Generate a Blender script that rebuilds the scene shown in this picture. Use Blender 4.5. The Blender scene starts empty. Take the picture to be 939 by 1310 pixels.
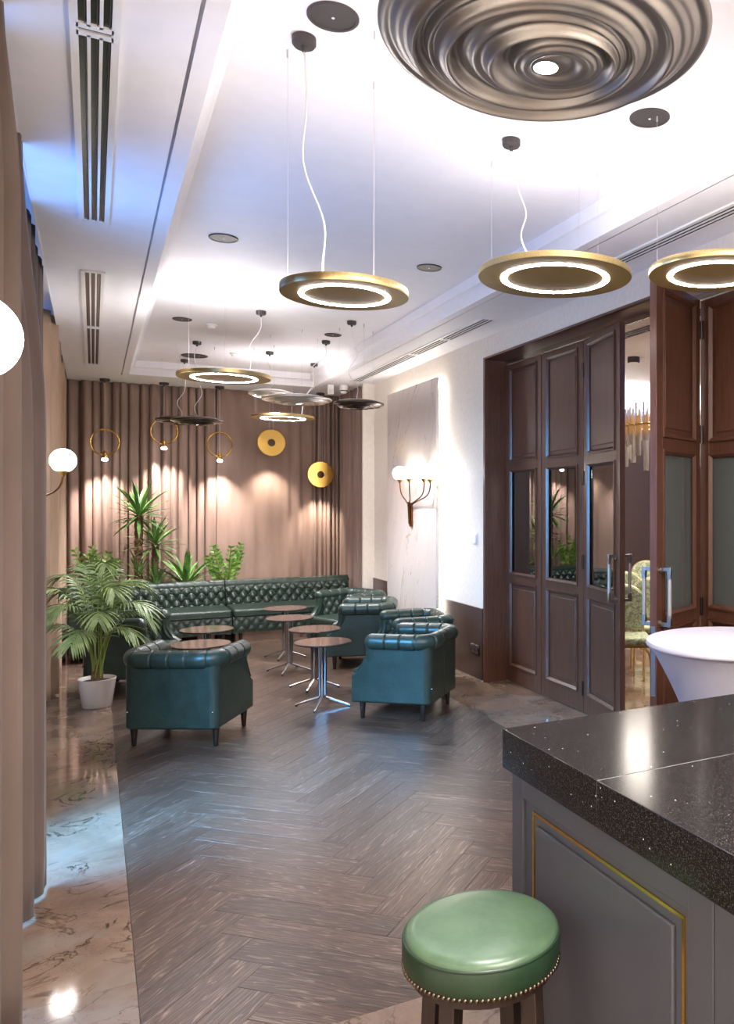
import bpy, bmesh, math, random
from math import sin, cos, pi, radians, sqrt, atan2, exp, hypot
from mathutils import Vector, Matrix
random.seed(7)
S = bpy.context.scene
COL = S.collection

# ------------------------------------------------------------------ camera
cam_d = bpy.data.cameras.new('camera')
cam = bpy.data.objects.new('camera', cam_d); COL.objects.link(cam)
cam.location = (0, 0, 1.75)
cam.rotation_euler = (pi/2, 0, -radians(29.83))
cam_d.sensor_fit = 'VERTICAL'; cam_d.sensor_height = 36.0
cam_d.lens = 1052.2/1310*36
cam_d.shift_x = -(722.4-469.5)/1310
cam_d.shift_y = -(655-644.2)/1310
cam_d.clip_start = 0.02
S.camera = cam

# ------------------------------------------------------------------ world, daylight, exposure
W = bpy.data.worlds.new('World'); S.world = W; W.use_nodes = True
bg = W.node_tree.nodes['Background']
bg.inputs[0].default_value = (0.10, 0.30, 0.95, 1); bg.inputs[1].default_value = 1.2
S.view_settings.view_transform = 'Standard'; S.view_settings.look = 'None'
S.view_settings.exposure = 1.70; S.view_settings.gamma = 1.0
S.view_settings.use_curve_mapping = False

def area(name, loc, direction, sx, sy, power, color=(1, 1, 1), spread=180):
    d = bpy.data.lights.new(name, 'AREA'); d.shape = 'RECTANGLE'; d.size = sx; d.size_y = sy
    d.energy = power; d.color = color; d.spread = radians(spread)
    o = bpy.data.objects.new(name, d); COL.objects.link(o); o.location = loc
    o.rotation_euler = Vector(direction).to_track_quat('-Z', 'Y').to_euler()
    return o
def point(name, loc, power, color=(1, .93, .84), r=.05):
    d = bpy.data.lights.new(name, 'POINT'); d.energy = power; d.color = color; d.shadow_soft_size = r
    o = bpy.data.objects.new(name, d); COL.objects.link(o); o.location = loc; return o
def spot(name, loc, direction, power, angle=70, blend=.5, color=(1, .9, .8), r=.03):
    d = bpy.data.lights.new(name, 'SPOT'); d.energy = power; d.color = color; d.shadow_soft_size = r
    d.spot_size = radians(angle); d.spot_blend = blend
    o = bpy.data.objects.new(name, d); COL.objects.link(o); o.location = loc
    o.rotation_euler = Vector(direction).to_track_quat('-Z', 'Y').to_euler(); return o

# blue evening daylight coming in through the left-hand window, between the two curtains
area('window_daylight', (-1.15, 4.45, 1.8), (1, 0.12, -0.2), 2.2, 1.7, 34, (0.2, 0.52, 1.0))
area('window_daylight_low', (-1.15, 4.3, 2.0), (1, 0.42, -0.66), 2.2, 1.4, 88, (0.16, 0.56, 1.0), 90)
# unseen fill lamp added over the bar to brighten the near part of the room
area('bar_fill_light', (1.6, -0.6, 3.34), (0, 0, -1), 2.4, 2.4, 130, (1, .94, .88))

# ------------------------------------------------------------------ materials
def srgb(r, g, b):
    f = lambda c: (c/255/12.92) if c/255 <= .04045 else ((c/255+.055)/1.055)**2.4
    return (f(r), f(g), f(b), 1)
class NT:
    def __init__(s, name):
        s.m = bpy.data.materials.new(name); s.m.use_nodes = True
        s.t = s.m.node_tree; s.p = s.t.nodes['Principled BSDF']; s.out = s.t.nodes['Material Output']
    def n(s, typ, **kw):
        o = s.t.nodes.new(typ)
        for k, v in kw.items():
            if k in ('operation', 'blend_type', 'data_type', 'wave_type', 'bands_direction', 'feature', 'noise_dimensions', 'distance'):
                setattr(o, k, v)
            else:
                o.inputs[k].default_value = v
        return o
    def l(s, a, b): s.t.links.new(a, b)
    def ramp(s, fac, stops):
        r = s.t.nodes.new('ShaderNodeValToRGB')
        e = r.color_ramp.elements
        while len(e) < len(stops): e.new(.5)
        for i, (p, c) in enumerate(stops): e[i].position = p; e[i].color = c
        s.l(fac, r.inputs[0]); return r.outputs[0]
    def coords(s, scale=(1, 1, 1), rand=False, kind='Object'):
        tc = s.t.nodes.new('ShaderNodeTexCoord'); mp = s.t.nodes.new('ShaderNodeMapping')
        mp.inputs['Scale'].default_value = scale
        s.l(tc.outputs[kind], mp.inputs[0])
        if rand:
            oi = s.t.nodes.new('ShaderNodeObjectInfo')
            m = s.n('ShaderNodeMath', operation='MULTIPLY'); m.inputs[1].default_value = 61.7
            s.l(oi.outputs['Random'], m.inputs[0])
            cx = s.t.nodes.new('ShaderNodeCombineXYZ')
            s.l(m.outputs[0], cx.inputs[0]); s.l(m.outputs[0], cx.inputs[1]); s.l(m.outputs[0], cx.inputs[2])
            s.l(cx.outputs[0], mp.inputs['Location'])
        return mp.outputs[0]
    def noise(s, vec, scale, detail=4, rough=.55, dist=0):
        o = s.t.nodes.new('ShaderNodeTexNoise')
        o.inputs['Scale'].default_value = scale; o.inputs['Detail'].default_value = detail
        o.inputs['Roughness'].default_value = rough; o.inputs['Distortion'].default_value = dist
        s.l(vec, o.inputs['Vector']); return o.outputs[0]
    def mix(s, fac, a, b, mode='MIX'):
        o = s.t.nodes.new('ShaderNodeMix'); o.data_type = 'RGBA'; o.blend_type = mode
        for i, v in ((0, fac), (6, a), (7, b)):
            if hasattr(v, 'node'): s.l(v, o.inputs[i])
            else: o.inputs[i].default_value = v
        return o.outputs[2]
    def bump(s, h, strength=.2, dist=.002):
        b = s.t.nodes.new('ShaderNodeBump'); b.inputs['Strength'].default_value = strength
        b.inputs['Distance'].default_value = dist
        s.l(h, b.inputs['Height']); s.l(b.outputs[0], s.p.inputs['Normal'])
    def set(s, **kw):
        for k, v in kw.items(): s.p.inputs[k.replace('_', ' ')].default_value = v
        return s

def plain(name, col, rough=.5, metal=0., var=.06, scale=8, spec=.5, bump=0):
    k = NT(name); v = k.coords()
    n = k.noise(v, scale, 4)
    a = tuple(max(0, c*(1-var*2)) for c in col[:3])+(1,); b = tuple(min(1, c*(1+var*2)) for c in col[:3])+(1,)
    k.l(k.ramp(n, [(.3, a), (.7, b)]), k.p.inputs['Base Color'])
    k.set(Roughness=rough, Metallic=metal); k.p.inputs['Specular IOR Level'].default_value = spec
    if bump: k.bump(k.noise(v, scale*12, 3), bump)
    return k.m
def emis(name, col, strength):
    k = NT(name); k.t.nodes.remove(k.p)
    e = k.t.nodes.new('ShaderNodeEmission'); e.inputs[0].default_value = col+(1,); e.inputs[1].default_value = strength
    k.l(e.outputs[0], k.out.inputs[0]); return k.m

def leather(name, c0, c1, rough=.36):
    k = NT(name); v = k.coords((1, 1, 1), True)
    n = k.noise(v, 9, 6, .65); n2 = k.noise(v, 55, 3)
    c = k.ramp(n, [(.33, c0), (.68, c1)])
    k.l(k.mix(.25, c, k.ramp(n2, [(.35, c0), (.65, c1)])), k.p.inputs['Base Color'])
    k.set(Roughness=rough); k.bump(k.noise(v, 260, 2), .12, .001)
    return k.m
M = {}
M['leather'] = leather('green_leather', srgb(34, 46, 40), srgb(50, 67, 58), .33)
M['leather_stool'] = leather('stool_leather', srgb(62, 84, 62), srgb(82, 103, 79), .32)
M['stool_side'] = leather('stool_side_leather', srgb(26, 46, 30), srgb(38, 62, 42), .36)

def fabric(name, c0, c1, sheen=.12):
    k = NT(name); v = k.coords((1, 1, .25))
    n = k.noise(v, 6, 5)
    k.l(k.ramp(n, [(.3, c0), (.7, c1)]), k.p.inputs['Base Color'])
    k.set(Roughness=.85); k.p.inputs['Sheen Weight'].default_value = sheen
    k.p.inputs['Sheen Roughness'].default_value = .4; k.p.inputs['Specular IOR Level'].default_value = .2
    k.bump(k.noise(k.coords(), 400, 2), .1, .0006)
    return k.m
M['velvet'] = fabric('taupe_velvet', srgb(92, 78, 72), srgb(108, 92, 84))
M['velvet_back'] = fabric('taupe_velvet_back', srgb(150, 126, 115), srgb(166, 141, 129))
M['velvet_lit'] = fabric('lamp_lit_velvet', srgb(170, 143, 120), srgb(186, 158, 134))  # taupe velvet with the globe lamp's light put into a beige colour
M['chair_fabric'] = None

def chair_damask():
    k = NT('green_damask'); v = k.coords()
    n = k.noise(v, 28, 4, .6, 1.2)
    k.l(k.ramp(n, [(.42, srgb(110, 118, 88)), (.5, srgb(150, 156, 124)), (.6, srgb(170, 174, 144))]), k.p.inputs['Base Color'])
    k.set(Roughness=.8); return k.m
M['damask'] = chair_damask()

def wood(name, dark, mid, rough=.34, axis='z', fine=1.0):
    k = NT(name)
    sc = {'z': (14, 14, .9), 'x': (.9, 14, 14), 'y': (14, .9, 14)}[axis]
    v = k.coords(tuple(c*fine for c in sc), True)
    n = k.noise(v, 3.2, 8, .65, .6); n2 = k.noise(v, 14, 4)
    c = k.ramp(n, [(.28, dark), (.72, mid)])
    k.l(k.mix(.3, c, k.ramp(n2, [(.4, dark), (.62, mid)])), k.p.inputs['Base Color'])
    k.set(Roughness=rough); k.bump(n2, .12, .0008); return k.m
M['door_wood'] = wood('walnut_door_wood', srgb(70, 43, 33), srgb(106, 70, 54), .3)
M['door_wood_h'] = wood('walnut_head_wood', srgb(78, 50, 41), srgb(110, 74, 60), .34, 'y')
M['skirt_wood'] = wood('dark_wainscot_wood', srgb(62, 44, 38), srgb(88, 66, 58), .3)
M['leg_wood'] = wood('dark_leg_wood', srgb(26, 18, 15), srgb(48, 34, 28), .35)
M['stool_wood'] = wood('stool_wood', srgb(34, 24, 20), srgb(58, 43, 36), .4)

def plank_mat():
    k = NT('limed_oak'); v = k.coords((.6, 9, 1), True)
    warp = k.noise(v, 1.6, 3, .5)
    vv = k.t.nodes.new('ShaderNodeVectorMath'); vv.operation = 'MULTIPLY_ADD'
    k.l(warp, vv.inputs[0]); vv.inputs[1].default_value = (0.6, 2.6, 0); k.l(v, vv.inputs[2])
    wv = k.t.nodes.new('ShaderNodeTexWave'); wv.wave_type = 'BANDS'; wv.bands_direction = 'Y'; wv.wave_profile = 'SAW'
    wv.inputs['Scale'].default_value = 1.5; wv.inputs['Distortion'].default_value = 7.5; wv.inputs['Detail'].default_value = 4
    wv.inputs['Detail Scale'].default_value = 1.6; wv.inputs['Detail Roughness'].default_value = .62
    k.l(vv.outputs[0], wv.inputs['Vector'])
    fib = k.noise(k.coords((6, 120, 1), True), 3, 4, .6)
    base = k.ramp(fib, [(.3, srgb(50, 36, 29)), (.5, srgb(74, 57, 47)), (.72, srgb(104, 83, 70))])
    lime = k.ramp(wv.outputs['Fac'], [(.0, (.62, .62, .62, 1)), (.1, (.1, .1, .1, 1)), (.3, (0, 0, 0, 1)), (.9, (.05, .05, .05, 1)), (1, (.7, .7, .7, 1))])
    c = k.mix(lime, base, srgb(156, 136, 122))
    oi = k.t.nodes.new('ShaderNodeObjectInfo')
    tone = k.ramp(oi.outputs['Random'], [(0, (.70, .68, .67, 1)), (1, (1.02, .99, .96, 1))])
    k.l(k.mix(1.0, c, tone, 'MULTIPLY'), k.p.inputs['Base Color'])
    k.set(Roughness=.33); k.bump(lime, -.15, .0008); return k.m
M['plank'] = plank_mat()

def marble(name, c0, c1, vein, rough, scale, vs=1.0, vw=.02, rand=True, stretch=(1, 1, 1), second=None, rot=(0, 0, 0)):
    k = NT(name); v = k.coords(tuple(scale*q for q in stretch), rand)
    v.node.inputs['Rotation'].default_value = rot
    if any(rot): v.node.vector_type = 'TEXTURE'; v.node.inputs['Scale'].default_value = tuple(1/(scale*q) for q in stretch)
    n = k.noise(v, 1.3, 8, .62, .8)
    c = k.ramp(n, [(.3, c0), (.7, c1)])
    if second: c = k.mix(k.ramp(k.noise(v, .8, 4, .6, .4), [(.5, (0, 0, 0, 1)), (.62, (.75, .75, .75, 1))]), c, second)
    w = k.noise(v, .9*vs, 6, .55, 1.2)
    r = k.ramp(w, [(.5-vw, (0, 0, 0, 1)), (.5, (1, 1, 1, 1)), (.5+vw, (0, 0, 0, 1))])
    w2 = k.noise(v, 2.6*vs, 5, .6, 1.8)
    r2 = k.ramp(w2, [(.5-vw*.6, (0, 0, 0, 1)), (.5, (.6, .6, .6, 1)), (.5+vw*.6, (0, 0, 0, 1))])
    mask = k.ramp(k.noise(v, 1.7, 3), [(.42, (0, 0, 0, 1)), (.6, (1, 1, 1, 1))])
    vv = k.mix(1., k.mix(1., r, r2, 'ADD'), mask, 'MULTIPLY')
    k.l(k.mix(vv, c, vein), k.p.inputs['Base Color'])
    k.set(Roughness=rough); return k.m
M['floor_marble'] = marble('brown_marble', srgb(104, 84, 71), srgb(146, 122, 104), srgb(62, 44, 35),   .07, 1.7, 1.7, .016, second=srgb(132, 120, 110))
M['slab_marble'] = marble('pale_marble', srgb(204, 194, 187), srgb(213, 204, 198), srgb(132, 104, 82), .12, 1.0, .9, .005, False, (1, 2.0, .6), rot=(.38, 0, 0))

def granite():
    k = NT('black_quartz'); v = k.coords()
    vo = k.t.nodes.new('ShaderNodeTexVoronoi'); vo.inputs['Scale'].default_value = 420; k.l(v, vo.inputs['Vector'])
    n = k.noise(v, 420, 2, .6)
    c = k.ramp(n, [(.42, srgb(14, 13, 13)), (.60, srgb(44, 42, 42)), (.78, srgb(112, 108, 108))])
    vo2 = k.t.nodes.new('ShaderNodeTexVoronoi'); vo2.inputs['Scale'].default_value = 34; k.l(v, vo2.inputs['Vector'])
    sp = k.ramp(vo2.outputs['Distance'], [(.045, (1, 1, 1, 1)), (.065, (0, 0, 0, 1))])
    sep = k.t.nodes.new('ShaderNodeSeparateColor'); k.l(vo2.outputs['Color'], sep.inputs[0])
    pick = k.ramp(sep.outputs[0], [(.35, (0, 0, 0, 1)), (.4, (1, 1, 1, 1))])
    k.l(k.mix(k.mix(1., sp, pick, 'MULTIPLY'), c, (.9, .9, .9, 1)), k.p.inputs['Base Color'])
    k.set(Roughness=.16); return k.m
M['granite'] = granite()
def brushed(name, c, rough, aniso=.0, var=.15):
    k = NT(name); v = k.coords((60, 60, 60)); n = k.noise(v, 3, 4)
    a = tuple(x*(1-var) for x in c[:3])+(1,); b = tuple(min(1, x*(1+var)) for x in c[:3])+(1,)
    k.l(k.ramp(n, [(.3, a), (.7, b)]), k.p.inputs['Base Color'])
    k.set(Metallic=1., Roughness=rough); return k.m
M['brass'] = brushed('brushed_brass', srgb(226, 204, 146), .32)
M['brass_dull'] = plain('satin_bronze_brass', srgb(150, 124, 70), .45, .45, .03)
M['brass_polish'] = brushed('polished_brass', srgb(236, 192, 104), .2, var=.05)
M['bronze'] = brushed('dark_bronze', srgb(120, 76, 46), .35)
M['bronze_nail'] = brushed('aged_nail', srgb(112, 98, 84), .3)
M['pewter'] = brushed('pewter_lacquer', srgb(160, 156, 153), .42, var=.03)
M['silver'] = brushed('brushed_silver', srgb(206, 202, 200), .3, var=.03)
M['smoke'] = brushed('smoked_chrome', srgb(84, 74, 70), .2, var=.03)
M['chrome'] = brushed('chrome', srgb(206, 206, 210), .1, var=.02)
M['nickel'] = brushed('satin_nickel', srgb(160, 152, 148), .38, var=.03)
M['white_paint'] = plain('white_ceiling_paint', srgb(240, 237, 240), .6, var=.01)
M['wall_paint'] = plain('cream_wallpaper', srgb(226, 217, 206), .6, var=.025, scale=24, bump=.15)
M['white_plastic'] = plain('white_plastic', srgb(236, 234, 232), .35, var=.01)
M['pale_metal'] = plain('pale_lacquered_metal', srgb(178, 174, 172), .3, .5, .01)
M['white_cloth'] = plain('white_stretch_cloth', srgb(184, 178, 186), .7, var=.015)
M['white_ceramic'] = plain('white_glazed_pot', srgb(226, 216, 206), .22, var=.02)
M['dark_metal'] = plain('dark_grey_metal', srgb(74, 68, 68), .5, .3, .03)
M['black'] = plain('black_void', srgb(16, 13, 14), .6, 0, .03)
M['black_gloss'] = plain('black_gloss', srgb(22, 18, 18), .25, 0, .03)
M['cable'] = plain('white_cable', srgb(236, 230, 228), .4, 0, .01)
M['wire'] = plain('steel_wire', srgb(206, 200, 202), .35, .2, .02)
M['cabinet'] = plain('slate_grey_lacquer', srgb(78, 81, 90), .36, 0, .02)
M['table_top'] = plain('brown_glass_top', srgb(84, 70, 65), .12, 0, .04)
M['soil'] = plain('dark_soil', srgb(46, 32, 24), .9, 0, .2, 40)
M['dark_panel'] = plain('dark_brown_wall', srgb(62, 48, 46), .5, 0, .05)
M['trunk'] = plain('yucca_bark', srgb(112, 84, 62), .8, 0, .25, 30, bump=.6)
M['planter'] = plain('grey_planter', srgb(70, 66, 64), .6, 0, .05)
M['acrylic'] = None
def leafmat(name, c0, c1):
    k = NT(name); v = k.coords((1, 1, 1), True)
    n = k.noise(v, 12, 3)
    oi = k.t.nodes.new('ShaderNodeObjectInfo')
    c = k.ramp(n, [(.3, c0), (.7, c1)])
    tone = k.ramp(oi.outputs['Random'], [(0, (.75, .78, .7, 1)), (1, (1.25, 1.2, 1.1, 1))])
    k.l(k.mix(1., c, tone, 'MULTIPLY'), k.p.inputs['Base Color'])
    k.set(Roughness=.38); k.p.inputs['Subsurface Weight'].default_value = 0.0
    return k.m
M['palm_leaf'] = leafmat('palm_leaf', srgb(92, 118, 70), srgb(146, 168, 112))
M['palm_stem'] = leafmat('palm_stem', srgb(92, 116, 42), srgb(138, 150, 70))
M['yucca_leaf'] = leafmat('yucca_leaf', srgb(66, 112, 56), srgb(120, 160, 84))
M['zz_leaf'] = leafmat('zz_leaf', srgb(60, 110, 44), srgb(132, 172, 76))

def glass(name, tint, refl, flat=False):
    k = NT(name); k.t.nodes.remove(k.p)
    tr = k.t.nodes.new('ShaderNodeBsdfTransparent'); tr.inputs[0].default_value = tint+(1,)
    gl = k.t.nodes.new('ShaderNodeBsdfGlossy'); gl.inputs[0].default_value = (.9, .92, .95, 1); gl.inputs['Roughness'].default_value = .01
    lw = k.t.nodes.new('ShaderNodeLayerWeight'); lw.inputs[0].default_value = .3
    mr = k.t.nodes.new('ShaderNodeMapRange'); mr.inputs['To Min'].default_value = refl; mr.inputs['To Max'].default_value = 1
    k.l(lw.outputs['Fresnel'], mr.inputs[0])
    mx = k.t.nodes.new('ShaderNodeMixShader'); mx.inputs[0].default_value = refl
    if not flat: k.l(mr.outputs[0], mx.inputs[0])
    k.l(tr.outputs[0], mx.inputs[1]); k.l(gl.outputs[0], mx.inputs[2])
    k.l(mx.outputs[0], k.out.inputs[0]); return k.m
M['door_glass'] = glass('smoked_door_glass', (.24, .26, .27), .30)
M['window_glass'] = glass('window_glass', (.94, .96, 1.), .06, True)
M['acrylic'] = plain('frosted_glass_tube', srgb(214, 206, 200), .12, 0, .02)
M['acrylic'].node_tree.nodes['Principled BSDF'].inputs['Transmission Weight'].default_value = .75

M['led'] = emis('led_ring_white', (.97, .95, 1), 30)
M['led_spot'] = emis('led_spot_white', (.86, .92, 1), 14)
M['led_cool'] = emis('led_dot', (1, .97, 1), 10)
M['globe'] = emis('opal_globe', (1, .95, .88), 5.5)
M['halo'] = emis('halo_led_strip', (1, .95, .86), 11)
M['uplight'] = emis('lamp_uplight', (.98, .95, .98), 15)
M['uplight_soft'] = emis('lamp_uplight_soft', (.98, .95, .98), 6)
M['cove'] = emis('cove_led', (1, .96, .9), 6)
M['glow_bar'] = emis('amber_lamp_core', (1, .45, .08), .32)

# ------------------------------------------------------------------ mesh helpers
class MB:
    def __init__(s): s.v = []; s.f = []
    def add(s, vs, fs):
        b = len(s.v); s.v += [tuple(v) for v in vs]; s.f += [tuple(i+b for i in f) for f in fs]; return s
    def box(s, x0, x1, y0, y1, z0, z1):
        return s.add([(x0, y0, z0), (x1, y0, z0), (x1, y1, z0), (x0, y1, z0), (x0, y0, z1), (x1, y0, z1), (x1, y1, z1), (x0, y1, z1)],
                     [(0, 3, 2, 1), (4, 5, 6, 7), (0, 1, 5, 4), (1, 2, 6, 5), (2, 3, 7, 6), (3, 0, 4, 7)])
    def prism(s, poly, z0, z1):
        n = len(poly)
        return s.add([(x, y, z0) for x, y in poly]+[(x, y, z1) for x, y in poly],
                     [tuple(range(n))[::-1], tuple(range(n, 2*n))]+[(i, (i+1) % n, n+(i+1) % n, n+i) for i in range(n)])
    def grid(s, rows, cu=False, cv=False):
        nu, nv = len(rows), len(rows[0])
        vs = [p for r in rows for p in r]; fs = []
        for i in range(nu if cu else nu-1):
            for j in range(nv if cv else nv-1):
                a, b = i*nv+j, ((i+1) % nu)*nv+j; j2 = (j+1) % nv
                fs.append((a, i*nv+j2, ((i+1) % nu)*nv+j2, b))
        return s.add(vs, fs)
    def lathe(s, prof, seg=24, c=(0, 0, 0)):
        n = len(prof); vs = []; fs = []; ring = []
        for r, z in prof:
            if abs(r) < 1e-6: ring.append([len(vs)]*seg); vs.append((c[0], c[1], c[2]+z))
            else:
                ring.append(list(range(len(vs), len(vs)+seg)))
                vs += [(c[0]+r*cos(2*pi*k/seg), c[1]+r*sin(2*pi*k/seg), c[2]+z) for k in range(seg)]
        for a, b in zip(ring, ring[1:]):
            for k in range(seg):
                q = []
                for i in (a[k], a[(k+1) % seg], b[(k+1) % seg], b[k]):
                    if i not in q: q.append(i)
                if len(q) > 2: fs.append(tuple(q))
        return s.add(vs, fs)
    def tube(s, pts, r, seg=8, closed=False, caps=True):
        pts = [Vector(p) for p in pts]; n = len(pts)
        rr = r if isinstance(r, (list, tuple)) else [r]*n
        t0 = None; up = None; rows = []
        for i in range(n):
            if closed: t = pts[(i+1) % n]-pts[i-1]
            else: t = pts[min(i+1, n-1)]-pts[max(i-1, 0)]
            t.normalize()
            if up is None:
                up = Vector((0, 0, 1)) if abs(t.z) < .9 else Vector((1, 0, 0))
            up = (up-t*up.dot(t)).normalized(); sd = t.cross(up)
            rows.append([tuple(pts[i]+(up*cos(2*pi*k/seg)+sd*sin(2*pi*k/seg))*rr[i]) for k in range(seg)])
        b = len(s.v); s.grid(rows, closed, True)
        if caps and not closed:
            s.f.append(tuple(b+k for k in range(seg))[::-1]); s.f.append(tuple(b+(n-1)*seg+k for k in range(seg)))
        return s
    def ball(s, c, r, seg=16, rings=10, sz=1.):
        return s.lathe([(r*sin(pi*i/rings) if 0 < i < rings else 0, -r*sz*cos(pi*i/rings)) for i in range(rings+1)], seg, c)
    def mesh(s, name, sharp=35):
        me = bpy.data.meshes.new(name); me.from_pydata(s.v, [], s.f)
        bm = bmesh.new(); bm.from_mesh(me)
        bmesh.ops.recalc_face_normals(bm, faces=bm.faces); bm.to_mesh(me); bm.free()
        me.shade_smooth()
        if sharp: me.set_sharp_from_angle(angle=radians(sharp))
        return me
def obj(name, mb, mat, parent=None, bevel=0, label=None, kind=None, sharp=35, loc=None, rz=None, seg=2):
    me = mb.mesh(name, sharp) if isinstance(mb, MB) else mb
    if mat is not None and not me.materials: me.materials.append(mat)
    o = bpy.data.objects.new(name, me); COL.objects.link(o)
    if parent: o.parent = parent
    if loc: o.location = loc
    if rz is not None: o.rotation_euler = (0, 0, rz)
    if bevel:
        b = o.modifiers.new('bevel', 'BEVEL'); b.width = bevel; b.segments = seg; b.limit_method = 'ANGLE'; b.angle_limit = radians(40)
    if label: o['label'] = label
    if kind: o['kind'] = kind
    return o
def tag(o, label, cat, group=None):
    o['label'] = label; o['category'] = cat
    if group: o['group'] = group
    return o
def thing(name, loc, rz, label, cat, group=None):
    o = bpy.data.objects.new(name, None); COL.objects.link(o); o.location = loc; o.rotation_euler = (0, 0, rz)
    o.empty_display_size = .1
    return tag(o, label, cat, group)
def struct(name, mb, mat, parent=None, **kw): return obj(name, mb, mat, parent, kind='structure', **kw)
def dup(root, loc, rz, label, group=None):
    r = root.copy(); COL.objects.link(r); r.location = loc; r.rotation_euler = (0, 0, rz); r['label'] = label
    if group: r['group'] = group
    for ch in list(root.children):
        c = ch.copy(); COL.objects.link(c); c.parent = r
        for g in list(ch.children):
            d = g.copy(); COL.objects.link(d); d.parent = c
    return r
def Bx(*a): return MB().box(*a)

# ------------------------------------------------------------------ setting: shell
ZC, ZT = 3.378, 3.55
XL, XR, YB, YF = -0.62, 3.33, 12.78, -2.6
floor = struct('floor', Bx(XL-.1, 11, YF-.2, YB+.2, -.12, -.012), M['black'])
# --- herringbone planks
PL, PW = .815, .1525
def clip(poly, x0, x1, y0, y1):
    def cut(p, f):
        out = []
        for i in range(len(p)):
            a, b = p[i], p[(i+1) % len(p)]; fa, fb = f(a), f(b)
            if fa >= 0: out.append(a)
            if fa*fb < 0: t = fa/(fa-fb); out.append((a[0]+(b[0]-a[0])*t, a[1]+(b[1]-a[1])*t))
        return out
    for f in (lambda p: p[0]-x0, lambda p: x1-p[0], lambda p: p[1]-y0, lambda p: y1-p[1]):
        if poly: poly = cut(poly, f)
    return poly
def parea(p): return .5*sum(p[i][0]*p[(i+1) % len(p)][1]-p[(i+1) % len(p)][0]*p[i][1] for i in range(len(p)))
def inset(p, d):
    n = len(p); out = []
    for i in range(n):
        a, b, c = Vector(p[i-1]), Vector(p[i]), Vector(p[(i+1) % n])
        e1 = (b-a).normalized(); e2 = (c-b).normalized()
        n1 = Vector((-e1.y, e1.x)); n2 = Vector((-e2.y, e2.x))
        den = 1+n1.dot(n2)
        q = b+(n1+n2)*(d/max(den, .25)); out.append((q.x, q.y))
    return out
def slab_mesh(poly, depth=.012, gap=.0007, ch=.0006):
    p0 = inset(poly, gap); p1 = inset(poly, gap+ch); n = len(poly)
    mb = MB(); mb.add([(x, y, -depth) for x, y in p0]+[(x, y, -ch) for x, y in p0]+[(x, y, 0) for x, y in p1],
        [(i, (i+1) % n, n+(i+1) % n, n+i) for i in range(n)]+[(n+i, n+(i+1) % n, 2*n+(i+1) % n, 2*n+i) for i in range(n)]+[tuple(range(2*n, 3*n))])
    return mb
WX0, WX1, WY0, WY1 = .138, 2.80, 2.786, 10.93
full = slab_mesh([(0, 0), (PL, 0), (PL, PW), (0, PW)]).mesh('floor_plank', 20); full.materials.append(M['plank'])
r2 = sqrt(.5)
OX = .507-(PL-PW*.5)*r2; OY = 3.203-.03-(PL+PW)*r2
for i in range(-40, 90):
    for m in range(-4, 6):
        for vert in (0, 1):
            a0, b0 = i*PW+m*PL, i*PW-m*PL
            if vert: quad = [(a0+PL, b0+PW-PL), (a0+PL+PW, b0+PW-PL), (a0+PL+PW, b0+PW), (a0+PL, b0+PW)]; org = (a0+PL+PW, b0+PW-PL); ang = 135
            else: quad = [(a0, b0), (a0+PL, b0), (a0+PL, b0+PW), (a0, b0+PW)]; org = (a0, b0); ang = 45
            wq = [((a-b)*r2+OX, (a+b)*r2+OY) for a, b in quad]
            c = clip(wq, WX0, WX1, WY0, WY1)
            if len(c) < 3 or abs(parea(c)) < 6e-4: continue
            ox, oy = (org[0]-org[1])*r2+OX, (org[0]+org[1])*r2+OY
            if abs(abs(parea(c))-PL*PW) < 1e-6: me = full
            else:
                q = []
                for x, y in c:
                    dx, dy = x-ox, y-oy; t = -radians(ang)
                    pt = (dx*cos(t)-dy*sin(t), dx*sin(t)+dy*cos(t))
                    if not q or hypot(pt[0]-q[-1][0], pt[1]-q[-1][1]) > 4e-3: q.append(pt)
                if hypot(q[0][0]-q[-1][0], q[0][1]-q[-1][1]) < 4e-3: q.pop()
                if len(q) < 3: continue
                me = slab_mesh(q).mesh('floor_plank', 20); me.materials.append(M['plank'])
            obj('floor_plank', me, None, floor, loc=(ox, oy, 0), rz=radians(ang))
# --- marble tiles: left strip, right strip, door threshold, back strip, bar side, room beyond
def tile(x0, x1, y0, y1):
    obj('floor_tile', slab_mesh([(0, 0), (x1-x0, 0), (x1-x0, y1-y0), (0, y1-y0)]), M['floor_marble'], floor, sharp=20, loc=(x0, y0, 0))
ys = [2.786, 3.39, 4.63, 5.86, 7.09, 8.32, 9.55, 10.93]
for a, b in zip(ys, ys[1:]): tile(XL, .138, a, b)
for x in (-.62, .138, 1.36, 2.58): 
    for y in (10.93, 12.15): tile(x, {-.62: .138, .138: 1.36, 1.36: 2.58, 2.58: 3.33}[x], y, 12.15 if y < 12 else 12.78)
ys = [2.786, 3.6, 4.83, 6.06, 7.29, 8.52, 9.75, 10.93]
for a, b in zip(ys, ys[1:]): tile(2.80, 3.33, a, b)
ys = [2.88, 4.1, 5.33, 6.5, 7.37]
for a, b in zip(ys, ys[1:]): tile(3.33, 3.56, a, b)
for x0, x1 in ((XL, .138), (.138, 1.36), (1.36, 2.58), (2.58, 3.33)):
    for y0, y1 in ((-2.6, -.9), (-.9, .33), (.33, 1.56), (1.56, 2.786)): tile(x0, x1, y0, y1)
for ix in range(6):
    for iy in range(7): tile(3.56+ix*1.22, 3.56+(ix+1)*1.22, 2.3+iy*1.22, 2.3+(iy+1)*1.22)

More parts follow.
